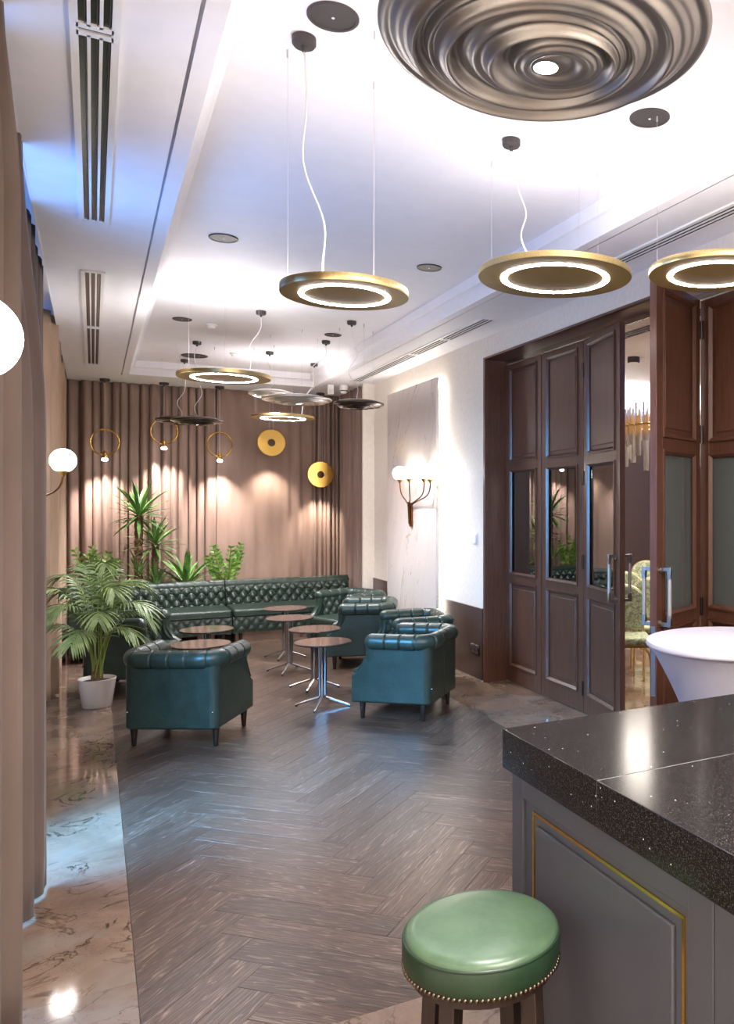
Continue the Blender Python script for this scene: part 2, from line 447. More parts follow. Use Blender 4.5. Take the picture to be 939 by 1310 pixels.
# --- walls
DY0, DY1, DZ = 2.88, 7.385, 3.166
wr = MB().box(XR, XR+.22, DY1, YB+.1, 0, 3.7).box(XR, XR+.22, DY0, DY1, DZ, 3.7).box(XR, XR+.22, YF-.1, DY0, 0, 3.7)
struct('wall_right', wr, M['wall_paint'])
struct('wall_back', Bx(XL-.2, XR+.22, YB, YB+.15, 0, 3.7), M['wall_paint'])
struct('wall_front', Bx(XL-.2, XR+.22, YF-.15, YF, 0, 3.7), M['wall_paint'])
# left wall with two window openings behind the curtains
WIN = [(3.3, 6.6), (8.9, 12.2)]
wl = MB(); yy = YF
for a, b in WIN:
    wl.box(XL-.06, XL, yy, a, 0, 3.7); wl.box(XL-.06, XL, a, b, 0, .25); wl.box(XL-.06, XL, a, b, 3.1, 3.7); yy = b
wl.box(XL-.06, XL, yy, YB, 0, 3.7)
struct('wall_left', wl, M['wall_paint'])
for k, (a, b) in enumerate(WIN):
    fr = MB()
    for y in (a, (a*2+b)/3, (a+2*b)/3, b-.06): fr.box(XL-.055, XL-.005, y, y+.06, .25, 3.1)
    fr.box(XL-.055, XL-.005, a, b, .25, .31).box(XL-.055, XL-.005, a, b, 3.04, 3.1)
    w = struct('window_%d' % (k+1), fr, M['dark_metal'])
    for q in range(3):
        y0 = a+(b-a)*q/3; obj('pane', Bx(XL-.035, XL-.028, y0+.06, y0+(b-a)/3, .31, 3.04), M['window_glass'], w)

# --- ceiling: soffit ring, stepped tray
RX0, RX1, RY0, RY1 = .305, 2.755, -1.6, 11.77
ce = MB()
ce.box(-.285, RX0, YF, YB, ZC, ZC+.12).box(RX1, XR, YF, YB, ZC, ZC+.12)
ce.box(RX0, RX1, RY1, YB, ZC, ZC+.12).box(RX0, RX1, YF, RY0, ZC, ZC+.12)
ce.box(-.6, XR+.1, YF, YB, 3.75, 3.85).box(-.62, -.285, YF, YB, 3.56, 3.75)
ceiling = struct('ceiling', ce, M['white_paint'])
o_ = .15
obj('tray_panel', Bx(RX0+o_, RX1-o_, RY0+o_, RY1-o_, ZT, ZT+.05), M['white_paint'], ceiling)
prof = [(0, ZC+.1), (0, ZC), (0, ZC+.014), (.012, ZC+.014), (.012, ZC-.004), (.084, ZC-.004), (.088, ZC+.012), (.094, ZC+.03), (.108, ZC+.06), (.13, ZC+.082), (.15, ZC+.09), (.15, ZT+.02)]
rows = []
for d, z in prof: rows.append([(RX0+d, RY0+d, z), (RX1-d, RY0+d, z), (RX1-d, RY1-d, z), (RX0+d, RY1-d, z)])
struct('trim_1', MB().grid(rows, False, True), M['white_paint'], sharp=20)
struct('trim_2', Bx(-.292, -.284, YF, YB, ZC-.004, ZC+.14), M['white_paint'])

# --- wainscot, light strip at its foot, door casing
w1 = struct('baseboard_right', MB().box(XR-.012, XR-.002, 7.40, 8.40, 0, .012), M['white_plastic'])
struct('trim_3', Bx(XR-.02, XR, 7.41, 8.44, .012, .716), M['skirt_wood'], bevel=.002)
struct('trim_4', Bx(XR-.02, XR, 10.12, 11.6, .012, .74), M['skirt_wood'], bevel=.002)
cas = MB().box(XR-.012, XR+.02, DY1-.03, DY1+.012, 0, DZ+.012).box(XR-.012, XR+.02, DY0-.012, DY0+.03, 0, DZ+.012)
cas.box(XR-.012, XR+.02, DY0, DY1, DZ-.008, DZ+.012)
struct('trim_5', cas, M['door_wood_h'], bevel=.003)
rev = MB().box(XR+.0, XR+.235, DY1-.028, DY1, 0, DZ).box(XR+.0, XR+.235, DY0, DY0+.028, 0, DZ)
struct('trim_6', rev, M['door_wood'])
struct('trim_7', Bx(XR+.0, XR+.235, DY0+.028, DY1-.028, DZ-.008, DZ), M['door_wood_h'])

# ------------------------------------------------------------------ folding door leaves
def leaf_mesh_frame(Wd, Hd, T=.045):
    st = .085  # stile width, rails at measured heights
    mb = MB()
    rails = [(0, .155), (.975, 1.045), (2.07, 2.145), (3.055, Hd)]
    mb.box(0, st, 0, T, 0, Hd); mb.box(Wd-st, Wd, 0, T, 0, Hd)
    for a, b in rails: mb.box(st, Wd-st, 0, T, a, b)
    return mb, st
def mould(x0, x1, z0, z1, T, w=.03, h=.012):
    # a picture-frame moulding round an opening, on both faces
    mb = MB()
    for y, s in ((0, -1), (T, 1)):
        prof = [(0, 0), (0, h*s), (w*.35, h*1.0*s), (w*.6, h*.45*s), (w, -h*.6*s)]
        rows = []
        for d, q in prof: rows.append([(x0+d, y+q, z0+d), (x1-d, y+q, z0+d), (x1-d, y+q, z1-d), (x0+d, y+q, z1-d)])
        mb.grid(rows, False, True)
    return mb
def bar_handle():
    mb = MB(); g = MB()
    return mb, g
M['door_glass_frost'] = glass('frosted_door_glass', (.30, .32, .32), .26)
_m = M['door_glass_frost'].node_tree; _o = _m.nodes['Material Output']; _x = _o.inputs[0].links[0].from_socket
_d = _m.nodes.new('ShaderNodeBsdfDiffuse'); _d.inputs[0].default_value = srgb(112, 116, 112); _mx = _m.nodes.new('ShaderNodeMixShader'); _mx.inputs[0].default_value = .5
_m.links.new(_x, _mx.inputs[1]); _m.links.new(_d.outputs[0], _mx.inputs[2]); _m.links.new(_mx.outputs[0], _o.inputs[0])
def door(n, hinge, direction, Wd, handle_at=None, label=None, Hd=3.10):
    # the leaf runs from the hinge along direction; local x = along the leaf, local y = thickness
    rz = atan2(direction[1], direction[0])
    T = .045
    fr, st = leaf_mesh_frame(Wd, Hd)
    root = struct('door_%d' % n, fr, M['door_wood'], bevel=.002, loc=(hinge[0], hinge[1], .012), rz=rz)
    if label: root['label'] = label
    for z0, z1, kind in ((.155, .975, 'p'), (1.045, 2.07, 'g'), (2.145, 3.055, 'p')):
        obj('panel_moulding', mould(st, Wd-st, z0, z1, T), M['door_wood'], root, sharp=25)
        if kind == 'p':
            x0, x1, a, b = st, Wd-st, z0, z1
            obj('panel', Bx(x0, x1, T*.5-.008, T*.5+.008, a, b), M['door_wood'], root)
            m2 = mould(x0+.045, x1-.045, a+.045, b-.045, T-.02, .02, .006)
            rp = MB().box(x0+.06, x1-.06, T*.5-.014, T*.5+.014, a+.06, b-.06)
            obj('raised_panel', rp, M['door_wood'], root, bevel=.005)
        else:
            obj('glass_pane', Bx(st+.004, Wd-st-.004, T*.5-.003, T*.5+.003, z0, z1), M['door_glass_frost'] if n > 3 else M['door_glass'], root, label='grey frosted glass' if n > 3 else 'smoked reflective glass')
    if handle_at is not None:
        hx = handle_at
        for s in (-1, 1):
            y0 = 0 if s < 0 else T; yo = y0+s*.062
            mb = MB()
            h = obj('handle', MB().tube([(hx, yo, 1.05), (hx, yo, 1.30)], .013, 12), M['pale_metal'], root, label='pale grip with nickel brackets')
            for z in (1.03, 1.32):
                zz = z
                obj('handle_bracket', MB().box(hx-.014, hx+.014, min(yo-s*.012, yo+s*.012), max(yo-s*.012, yo+s*.012), zz-.035, zz+.035).box(hx-.012, hx+.012, min(y0, yo), max(y0, yo), zz-.012 + (.022 if z > 1.2 else -.022), zz+.012+(.022 if z > 1.2 else -.022)), M['nickel'], h, bevel=.002)
            for z in (1.016, 1.334):
                mb = MB().tube([(hx, y0, z), (hx, y0+s*.012, z)], .02, 14)
                obj('rosette', mb, M['nickel'], h)
        if n == 4:
            for z in (.92,):
                obj('lock_knob', MB().tube([(hx, -.03, z), (hx, T+.03, z)], .016, 12), M['nickel'], root)
    return root
XD = 3.545
LW = .728
door(1, (XD, 7.345), (0, -1), LW, label='folding walnut door leaf nearest the back wall')
door(2, (XD, 6.60), (0, -1), LW, label='folding walnut door leaf reflecting the tall plant')
f3 = Vector((3.395-3.535, 5.075-5.865)).normalized()
door(3, (XD, 5.865), (f3.x, f3.y), LW+.02, handle_at=LW-.035, label='walnut door leaf ajar left of the gap')
f4 = Vector((2.915-3.50, 4.045-4.36)).normalized()
d4 = door(4, (3.50, 4.36), (f4.x, f4.y), .672, handle_at=.672-.05, label='walnut door leaf folded out into the room')
door(5, (XD, 4.345), (0, -1), LW, label='walnut door leaf behind the round white table')
door(6, (XD, 3.61), (0, -1), LW-.02, label='walnut door leaf farthest to the right')
# hinges and the strike plates on door edges
obj('strike_plate', Bx(.6725, .674, .008, .037, .58, 1.0), M['nickel'], d4)
for dn, zs in ((3, (.2, 1.25, 1.95, 2.85)),):
    dd = bpy.data.objects['door_3']
    for z in zs: obj('hinge', MB().tube([(-.004, -.006, z-.06), (-.004, -.006, z+.06)], .009, 8), M['black_gloss'], dd)
for z in (.3, 1.05, 2.2, 2.9):
    obj('hinge', MB().tube([(-.012, .05, z-.06), (-.012, .05, z+.06)], .011, 8), M['black_gloss'], d4)
struct('trim_8', Bx(XD-.008, XD+.018, DY0+.03, DY1-.03, 3.118, 3.158), M['chrome'])

# ------------------------------------------------------------------ the room beyond the doors
bz = 3.32
struct('wall_beyond', MB().box(3.56, 11, 10.45, 10.6, 0, 3.1).box(10.9, 11, 2.2, 10.45, 0, 3.1).box(3.56, 11, 2.0, 2.2, 0, 3.1), M['dark_panel'])
struct('ceiling_beyond', MB().box(3.55, 11, 2.0, 10.6, bz+.1, bz+.2).box(3.55, 11, 9.9, 10.6, 3.1, bz+.1).box(3.55, 4.6, 2, 10.6, bz, bz+.1), M['white_paint'])
area('beyond_room_light', (6.2, 6.6, 3.3), (0, 0, -1), 3, 4, 130, (1, .92, .82))
area('beyond_cove_light', (6.6, 9.7, 3.0), (.1, .6, .8), 4, .2, 30, (1, .93, .85))

# ------------------------------------------------------------------ curtains
def curtain(name, p0, p1, z0, z1, nf, amp, seed, mat, label, group=None, flare=None, amp_fn=None, rows=20, puddle=.0, spf=9):
    rnd = random.Random(seed)
    ph = [rnd.uniform(0, 6.28) for _ in range(8)]
    p0 = Vector(p0); p1 = Vector(p1); L = (p1-p0).length; t = (p1-p0)/L; nrm = Vector((-t.y, t.x))
    N = max(8, int(nf*spf)); G = []
    for j in range(rows+1):
        v = j/rows; z = z0+(z1-z0)*v; row = []
        for i in range(N+1):
            u = i/N
            a = amp*(amp_fn(u, v) if amp_fn else 1)
            w = u*nf*2*pi + 1.1*sin(u*nf*.9+ph[0]) + .7*sin(u*nf*2.3+ph[1]) + (1-v)*.5*sin(u*7+ph[2])
            d = a*(sin(w)+.35*sin(2.0*w+ph[3]+.6*v)+.35*sin(u*nf*1.7+ph[4])+.5*sin(u*nf*2.9+ph[6])*sin(u*nf*.8+ph[7]))
            d += amp*.25*(1-v)*sin(u*nf*3.1+ph[5]+2*v)
            lat = .30*a*cos(w)*1.2
            if flare: d += flare(u, v)
            q = p0+t*(u*L+lat)+nrm*d
            row.append((q.x, q.y, z))
        G.append(row)
    o = obj(name, MB().grid(G), mat, sharp=0)
    s = o.modifiers.new('thickness', 'SOLIDIFY'); s.thickness = .005; s.offset = 0
    return tag(o, label, 'curtain', group)
def sm(x, a, b):
    x = min(1, max(0, (x-a)/(b-a))); return x*x*(3-2*x)
zt = 3.45
# normal of a path running towards -Y on the left wall points to +X ... paths run from far to near
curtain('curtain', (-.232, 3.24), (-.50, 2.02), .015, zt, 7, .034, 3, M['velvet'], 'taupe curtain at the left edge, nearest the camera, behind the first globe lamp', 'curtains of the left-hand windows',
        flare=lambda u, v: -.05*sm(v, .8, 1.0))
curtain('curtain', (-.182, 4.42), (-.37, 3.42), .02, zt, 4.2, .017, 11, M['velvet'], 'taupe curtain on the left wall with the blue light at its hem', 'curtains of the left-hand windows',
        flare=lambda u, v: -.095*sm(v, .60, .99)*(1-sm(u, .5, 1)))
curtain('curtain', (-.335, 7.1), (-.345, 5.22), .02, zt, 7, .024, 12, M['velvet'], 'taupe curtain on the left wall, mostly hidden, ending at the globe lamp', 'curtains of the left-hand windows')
curtain('curtain', (-.355, 12.5), (-.345, 8.36), .02, zt, 15, .042, 5, M['velvet_lit'], 'taupe curtain coloured lamp-lit beige on the left wall behind the potted palm', 'curtains of the left-hand windows')
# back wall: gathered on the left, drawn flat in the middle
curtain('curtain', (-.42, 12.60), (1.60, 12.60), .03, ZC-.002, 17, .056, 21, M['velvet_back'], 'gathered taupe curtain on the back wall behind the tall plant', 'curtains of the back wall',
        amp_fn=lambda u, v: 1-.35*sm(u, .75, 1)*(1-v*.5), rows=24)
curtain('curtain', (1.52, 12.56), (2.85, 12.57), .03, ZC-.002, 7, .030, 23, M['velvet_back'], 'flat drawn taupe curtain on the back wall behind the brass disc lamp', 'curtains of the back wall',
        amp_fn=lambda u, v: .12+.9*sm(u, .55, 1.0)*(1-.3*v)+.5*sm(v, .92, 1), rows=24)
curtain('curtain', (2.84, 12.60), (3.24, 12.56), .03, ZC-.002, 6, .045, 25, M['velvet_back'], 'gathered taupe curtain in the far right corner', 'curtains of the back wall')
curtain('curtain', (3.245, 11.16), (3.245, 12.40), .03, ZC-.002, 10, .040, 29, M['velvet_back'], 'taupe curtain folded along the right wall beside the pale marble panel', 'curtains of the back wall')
struct('trim_9', Bx(XR-.16, XR, 11.02, 11.06, 0, ZC), M['wall_paint'])

# ------------------------------------------------------------------ backlit marble panel
mp = thing('marble_panel', (3.255, 9.28, 0), 0, 'tall pale veined marble panel with glowing edges on the right wall', 'wall panel')
obj('slab', Bx(-.03, 0, -.85, .85, .02, 3.12), M['slab_marble'], mp, bevel=.002)
obj('led_strip', MB().box(.035, .045, -.815, -.80, .1, 3.08), M['halo'], mp, label='glowing white strip')
obj('led_strip', MB().box(.035, .045, .80, .815, .1, 3.08), M['halo'], mp, label='glowing white strip')
obj('led_strip', MB().box(.035, .045, -.80, .80, 3.07, 3.08), M['halo'], mp, label='glowing white strip')
obj('batten', MB().box(0, .072, -.7, .7, .4, .46), M['dark_metal'], mp)

# ------------------------------------------------------------------ ceiling fittings
def vent(x0, x1, segs, label):
    y0 = segs[0][0]; y1 = segs[-1][1]
    t = thing('ceiling_vent', ((x0+x1)/2, (y0+y1)/2, ZC), 0, label, 'ceiling vent', 'linear slot vents in the ceiling')
    cx, cy = (x0+x1)/2, (y0+y1)/2
    w = x1-x0; b = w*.16
    obj('slot_shade', Bx(x0-cx, x1-cx, y0-cy, y1-cy, -.004, -.001), M['black_gloss'], t, label='black sheet for the shade inside the slots')  # flat black sheet; the shade of the open slots is its colour
    ed = .02
    fr = MB()
    fr.box(x0-ed-cx, x0+.006-cx, y0-cy-.012, y1-cy+.012, -.012, 0).box(x1-.006-cx, x1+ed-cx, y0-cy-.012, y1-cy+.012, -.012, 0)
    for a, bb in segs:
        fr.box(x0-cx, x1-cx, a-cy-.02, a-cy+.012, -.012, 0).box(x0-cx, x1-cx, bb-cy-.012, bb-cy+.02, -.012, 0)
    obj('frame', fr, M['white_plastic'], t)
    for k in (1, 2):
        xx = x0+(w)*k/3-cx
        for a, bb in segs: obj('slat', Bx(xx-.0055, xx+.0055, a-cy, bb-cy, -.012, 0), M['white_plastic'], t)
    for k in range(3):
        xx = x0+w*(k+.5)/3-cx+.006
        for a, bb in segs: obj('blade', Bx(xx-.001, xx+.002, a-cy, bb-cy, -.009, -.004), M['dark_metal'], t, label='thin dark blade')
vent(-.05, .062, [(1.6, 3.22), (3.28, 5.44)], 'long white slot vent on the left, nearest the camera')
vent(-.055, .055, [(6.64, 8.70), (8.76, 11.02)], 'long white slot vent on the left, towards the back wall')
vent(2.965, 3.075, [(6.60, 7.62), (7.66, 8.56), (8.60, 10.84)], 'long slot vent on the right above the marble panel')
vent(3.015, 3.115, [(1.8, 4.6)], 'long slot vent on the right above the folded doors')
def speaker(x, y, r, label, z=ZT, slim=False):
    t = thing('ceiling_speaker', (x, y, z), 0, label, 'speaker', 'round dark ceiling speakers')
    obj('rim', MB().lathe([(r, 0), (r, -.006), (r*.97, -.009), (r*.86, -.009), (r*.84, -.004)], 36), M['dark_metal'], t)
    obj('grille', MB().lathe([(r*.85, -.003), (r*.85, -.0055), (0, -.0075)], 36), M['dark_metal'], t)
    obj('centre_dot', MB().lathe([(.006, -.007), (.006, -.009), (0, -.0095)], 10), M['white_plastic'], t, label='small white dot')
speaker(.769, 3.06, .094, 'dark round ceiling speaker beside the near left lamp canopy')
speaker(2.25, 3.128, .094, 'dark round ceiling speaker near the big rippled lamp, right side')
speaker(.766, 5.98, .094, 'dark round ceiling speaker on the left, mid ceiling')
speaker(2.222, 5.95, .094, 'dark round ceiling speaker on the right, mid ceiling')
speaker(.754, 8.81, .088, 'dark round ceiling speaker on the left, above the far brass ring lamp')
speaker(2.217, 8.83, .088, 'dark round ceiling speaker on the right, above the far silver lamps')
speaker(1.07, 10.92, .15, 'wide dark round ceiling disc above the smoked lamp at the back')
def detector(x, y, label):
    t = thing('smoke_detector', (x, y, ZT), 0, label, 'smoke detector', 'white smoke detectors')
    obj('base', MB().lathe([(.055, 0), (.055, -.012), (.05, -.016), (0, -.016)], 24), M['white_plastic'], t)
    obj('head', MB().lathe([(.04, -.016), (.038, -.034), (.028, -.042), (0, -.043)], 24), M['white_plastic'], t)
detector(1.03, 8.94, 'white smoke detector on the tray ceiling, the nearer one')
detector(1.47, 10.5, 'white smoke detector on the tray ceiling, the farther one')
t = thing('security_camera', (3.0, 11.35, ZC), 0, 'small white dome camera under the ceiling at the far right', 'camera')
obj('mount', MB().lathe([(.055, 0), (.06, -.03), (.055, -.06), (.05, -.065)], 20), M['white_plastic'], t)
obj('dome', MB().lathe([(.05, -.06), (.05, -.085), (.035, -.11), (0, -.122)], 20), M['white_plastic'], t)
obj('lens', MB().lathe([(.052, -.068), (.0525, -.078), (.051, -.084)], 20), M['dark_metal'], t)
t = thing('motion_sensor', (2.83, 11.40, ZC), 0, 'small white box sensor beside the dome camera', 'sensor')
obj('housing', Bx(-.04, .04, -.03, .03, -.13, 0), M['white_plastic'], t, bevel=.008)
obj('window', Bx(-.028, .028, -.034, -.03, -.11, -.06), M['white_ceramic'], t)

# ------------------------------------------------------------------ lamps
def canopy(t, dx, dy, z, r=.045, h=.035):
    return obj('canopy', MB().lathe([(r, z), (r, z-h*.75), (r*.85, z-h), (.012, z-h), (.008, z-h-.02), (0, z-h-.022)], 24, (dx, dy, 0)), M['dark_metal'], t, label='dark ceiling rose')
def slack_cable(t, a, b, seed, amp=.03, r=.0035, n=26, name='cable'):
    rnd = random.Random(seed); a = Vector(a); b = Vector(b); k1, k2 = rnd.uniform(3, 5), rnd.uniform(6, 9)
    p1, p2 = rnd.uniform(0, 6), rnd.uniform(0, 6); pts = []
    for i in range(n+1):
        s = i/n; e = sin(pi*s)
        pts.append(a.lerp(b, s*s*(3-2*s)*.35+s*.65)+Vector((amp*e*sin(k1*s*2+p1)+.4*amp*e*sin(k2*s*2+p2), amp*e*sin(k2*s+p2)*.6, -.02*e)))
    return obj(name, MB().tube(pts, r, 6), M['cable'], t)
def wire(t, x, y, z0, z1, r=.0008):
    obj('suspension_wire', MB().tube([(x, y, z0), (x, y, z1)], r, 5), M['wire'], t)
    obj('wire_gripper', MB().tube([(x, y, z1-.03), (x, y, z1)], .004, 6), M['wire'], t)
def ring_lamp(name, c, R, label, wires=None, can=None, seed=1, a0=.4):
    x, y, z = c; H = ZT-z
    t = thing(name, c, 0, label, 'pendant lamp', 'brass disc pendants with a glowing ring')
    k = R
    obj('disc', MB().lathe([(0, 0), (k*.634, 0), (k*.634, .004), (k*.716, .004), (k*.716, 0), (k*.995, 0), (k, .003), (k, .026), (k*.99, .03), (0, .03)], 96), M['brass_dull'], t, label='matt bronze underside')
    obj('rim', MB().lathe([(k*1.0, .0), (k*1.004, .002), (k*1.004, .028), (k, .03)], 96), M['brass'], t, label='bright brass edge')
    obj('led_ring', MB().lathe([(k*.636, .003), (k*.636, -.002), (k*.714, -.002), (k*.714, .003)], 96), M['led'], t, label='glowing white ring')
    obj('upper_led', MB().lathe([(k*.5, .031), (k*.5, .036), (k*.7, .036), (k*.7, .031)], 48), M['uplight'] if R < .3 or y > 5 else M['uplight_soft'], t)
    if wires is None: wires = [(R*.87*cos(a), R*.87*sin(a)) for a in (a0, a0+2*pi/3, a0+4*pi/3)]
    else: wires = [(wx-x, wy-y) for wx, wy in wires]
    for wx, wy in wires: wire(t, wx, wy, .026, H)
    if can:
        dx, dy = can[0]-x, can[1]-y
        canopy(t, dx, dy, H); slack_cable(t, (dx, dy, H-.05), (dx*.55, dy*.55, .04), seed)
    return t
def sm(x, a, b):
    x = min(1, max(0, (x-a)/(b-a))); return x*x*(3-2*x)
def rippled(R, depth, amp, nr=70, nt=72, seed=1, ecc=.05, cut=.055):
    rnd = random.Random(seed); ph = [rnd.uniform(0, 6.28) for _ in range(4)]
    rows = []
    for i in range(nr+1):
        q = cut+(1-cut)*i/nr
        base = depth*(q**2.2)
        w = amp*(sin(2*pi*5.2*q**.85+ph[0])*.9+.55*sin(2*pi*9.5*q+ph[1])+.3*sin(2*pi*17*q+ph[2]))*min(1, 4*(1-q)+.15)*sm(q, cut*.9, .22)
        ex = R*ecc*sin(q*8+ph[3])*(1-q)*1.6; ey = R*ecc*cos(q*6.2+ph[1])*(1-q)*1.6
        rows.append([(R*q*cos(2*pi*k/nt)+ex, R*q*sin(2*pi*k/nt)+ey, base+w*(1+.35*sin(2*pi*k/nt+ph[0]+5*q))) for k in range(nt)])
    e = rows[-1]
    rows.append([(p[0]*1.012, p[1]*1.012, p[2]+.008) for p in e]); rows.append([(p[0]*1.0, p[1]*1.0, p[2]+.02) for p in e])
    rows.append([(p[0]*.7, p[1]*.7, depth+.045) for p in e]); rows.append([(p[0]*.15, p[1]*.15, depth+.05) for p in e])
    mb = MB().grid(rows, False, True)
    mb.f.append(tuple(range((len(rows)-1)*nt, len(rows)*nt))); mb.f.append(tuple(range(nt))[::-1])
    return mb, rows[0]
def ripple_lamp(name, c, R, label, mat, can=None, seed=1, depth=.05, amp=.009, nr=70, nt=72, group='rippled metal pendants', spow=45, zc=ZT):
    x, y, z = c; H = zc-z
    t = thing(name, c, 0, label, 'pendant lamp', group)
    mb, r0 = rippled(R, depth, amp, nr, nt, seed)
    obj('shade', mb, mat, t, sharp=0)
    cx = sum(p[0] for p in r0)/len(r0); cy = sum(p[1] for p in r0)/len(r0); cz = min(p[2] for p in r0)
    q = R*.075
    obj('led_spot', MB().lathe([(q*1.0, .006), (q, -.0005), (q*.5, -.002), (0, -.0025)], 24, (cx, cy, cz)), M['led_spot'], t, label='glowing white spot')
    obj('spot_collar', MB().lathe([(q*1.22, .006), (q*1.2, .0), (q*1.0, -.001), (q*1.0, .005)], 24, (cx, cy, cz)), mat, t)
    for a in (.5, .5+2*pi/3, .5+4*pi/3): wire(t, R*.8*cos(a), R*.8*sin(a), depth*.8, H)
    if can:
        dx, dy = can[0]-x, can[1]-y
        canopy(t, dx, dy, H); slack_cable(t, (dx, dy, H-.05), (dx*.3, dy*.3, depth+.05), seed+5, .05)
    spot('pendant_spot', (x+cx, y+cy, z+cz-.02), (0, 0, -1), spow, 130, .7, (.97, .96, 1), .04)
    if R > .4: obj('upper_led', MB().lathe([(R*.3, depth+.055), (R*.3, depth+.06), (R*.5, depth+.06), (R*.5, depth+.055)], 32), M['uplight_soft'], t)
    return t
ring_lamp('ring_lamp', (.885, 3.33, 2.59), .252, 'round brass ring lamp hanging left of centre, with a long wavy white cable', [(.67, 3.379), (1.039, 3.453), (.93, 3.08)], (.707, 3.257), 3)
ring_lamp('ring_lamp', (2.045, 3.665, 2.895), .388, 'large brass ring lamp hanging in front of the door head', [(1.817, 3.94), (1.993, 3.338), (2.383, 3.792)], (1.796, 3.664), 5)
ring_lamp('ring_lamp', (2.475, 2.935, 2.80), .30, 'brass ring lamp cut by the right edge of the view', None, (2.55, 2.45), 7)
ring_lamp('ring_lamp', (.955, 7.40, 2.80), .368, 'brass ring lamp hanging over the middle of the lounge', None, (1.363, 8.086), 9)
ring_lamp('ring_lamp', (1.99, 10.3, 2.775), .362, 'farthest brass ring lamp, just above the silver rippled lamps', None, (2.465, 10.77), 11, pi)
ripple_lamp('rippled_lamp', (1.04, 1.915, 2.90), .43, 'big pewter rippled lamp overhead, nearest of all the lamps', M['pewter'], None, 41, .08, .013, 130, 128)
ripple_lamp('rippled_lamp', (1.02, 10.1, 2.64), .275, 'smoked rippled lamp at the back left, the nearer of the overlapping pair', M['smoke'], (1.002, 9.962), 14, .032, .0075)
ripple_lamp('rippled_lamp', (.92, 11.2, 2.74), .265, 'smoked rippled lamp at the back left, half hidden behind its twin', M['smoke'], (.991, 11.28), 15, .032, .0075)
ripple_lamp('rippled_lamp', (1.79, 9.95, 2.98), .25, 'small silver rippled lamp, behind the larger silver one', M['silver'], (1.817, 10.2), 16, .032, .0075)
ripple_lamp('rippled_lamp', (1.88, 9.0, 2.81), .355, 'larger silver rippled lamp hanging at the far end', M['silver'], (2.235, 9.205), 17, .036, .009)
ripple_lamp('rippled_lamp', (2.36, 8.35, 2.725), .25, 'dark rippled lamp hanging near the marble panel', M['smoke'], (2.216, 8.091), 18, .032, .0075)

def hoop(x, z, label):
    y = 12.3; H = ZC-z; R = .165
    t = thing('hoop_lamp', (x, y, z), 0, label, 'pendant lamp', 'brass hoop pendants by the back curtain')
    obj('hoop', MB().tube([(R*cos(2*pi*k/48), 0, R*sin(2*pi*k/48)) for k in range(48)], .0105, 8, True), M['brass_polish'], t)
    obj('cord', MB().tube([(0, 0, -R+.05), (0, 0, H)], .003, 6), M['wire'], t)
    canopy(t, 0, 0, H, .06, .03)
    obj('lamp_holder', MB().lathe([(.0, .06), (.012, .055), (.026, .03), (.026, -.04), (.0, -.041)], 16, (0, 0, -R)), M['brass_polish'], t)
    obj('bulb', MB().lathe([(.026, -.04), (.036, -.055), (.036, -.07), (.02, -.08), (0, -.082)], 16, (0, 0, -R)), M['led_cool'], t, label='glowing bulb')
    spot('hoop_spot', (x, y, z-R-.09), (0, .22, -1), 46, 95, .9, (1, .9, .84))
hoop(.132, 2.55, 'brass hoop lamp farthest left by the back curtain')
hoop(.83, 2.72, 'brass hoop lamp behind the smoked rippled lamp')
hoop(1.526, 2.57, 'brass hoop lamp third from the left, above the leafy plant')
def disc_lamp(x, z, label):
    y = 12.3; H = ZC-z
    t = thing('disc_lamp', (x, y, z), 0, label, 'pendant lamp', 'pierced brass disc pendants by the back curtain')
    R, r = .19, .052; th = .02; n = 64
    rows = [[(q*cos(2*pi*k/n), yy, q*sin(2*pi*k/n)) for k in range(n)] for q, yy in ((r, -th), (R-.004, -th), (R, -th+.004), (R, th-.004), (R-.004, th), (r, th))]
    obj('disc', MB().grid(rows, True, True), M['brass_polish'], t)
    for s in (-.03, .03): obj('cord', MB().tube([(s, 0, R-.005), (s*.6, 0, H-.02)], .002, 6), M['wire'], t)
    canopy(t, 0, 0, H, .06, .03)
    spot('disc_spot', (x, y-.02, z-R-.03), (0, .22, -1), 22, 95, .9, (1, .88, .74))
disc_lamp(2.212, 2.62, 'pierced brass disc lamp under the far ring lamp')
disc_lamp(2.906, 2.178, 'pierced brass disc lamp hanging lower, at the right end of the back curtain')

def globe_sconce(plate, globes, label, normal, gr, power):
    t = thing('globe_sconce', plate, 0, label, 'wall lamp', 'opal globe wall lamps')
    nx = normal
    obj('back_plate', Bx(min(0, nx*.025), max(0, nx*.025), -.035, .035, -.15, .13), M['bronze'], t, bevel=.004)
    obj('stem', MB().tube([(nx*.03, .0, -.12), (nx*.045, .0, .14)], .014, 10), M['bronze'], t)
    for gx, gy, gz in globes:
        a = obj('arm', MB().tube(bez((nx*.04, 0, .08), (gx*.55, gy*.6, .22), (gx, gy, gz-.32), (gx, gy, gz-gr)), .007, 8), M['bronze'], t)
        obj('cup', MB().lathe([(.008, -gr-.03), (.03, -gr+.0), (.045, -gr+.012)], 16, (gx, gy, gz)), M['brass_polish'], a)
        obj('globe', MB().ball((gx, gy, gz), gr, 28, 18), M['globe'], t, label='glowing opal globe')
    return t
def bez(a, b, c, d, n=14):
    a, b, c, d = map(Vector, (a, b, c, d))
    return [a*(1-s)**3+b*3*s*(1-s)**2+c*3*s*s*(1-s)+d*s**3 for s in [i/n for i in range(n+1)]]
globe_sconce((3.225, 9.2, 1.63), [(-.13, .05, .47), (-.13, -.28, .47), (-.13, -.76, .46), (-.13, -.95, .45)], 'wall lamp with four glowing globes on the marble panel', -1, .083, 30)
globe_sconce((-.62, 7.55, 1.62), [(.42, -.15, .46), (.13, .5, .46)], 'wall lamp with a glowing globe at the curtain gap on the left', 1, .092, 20)
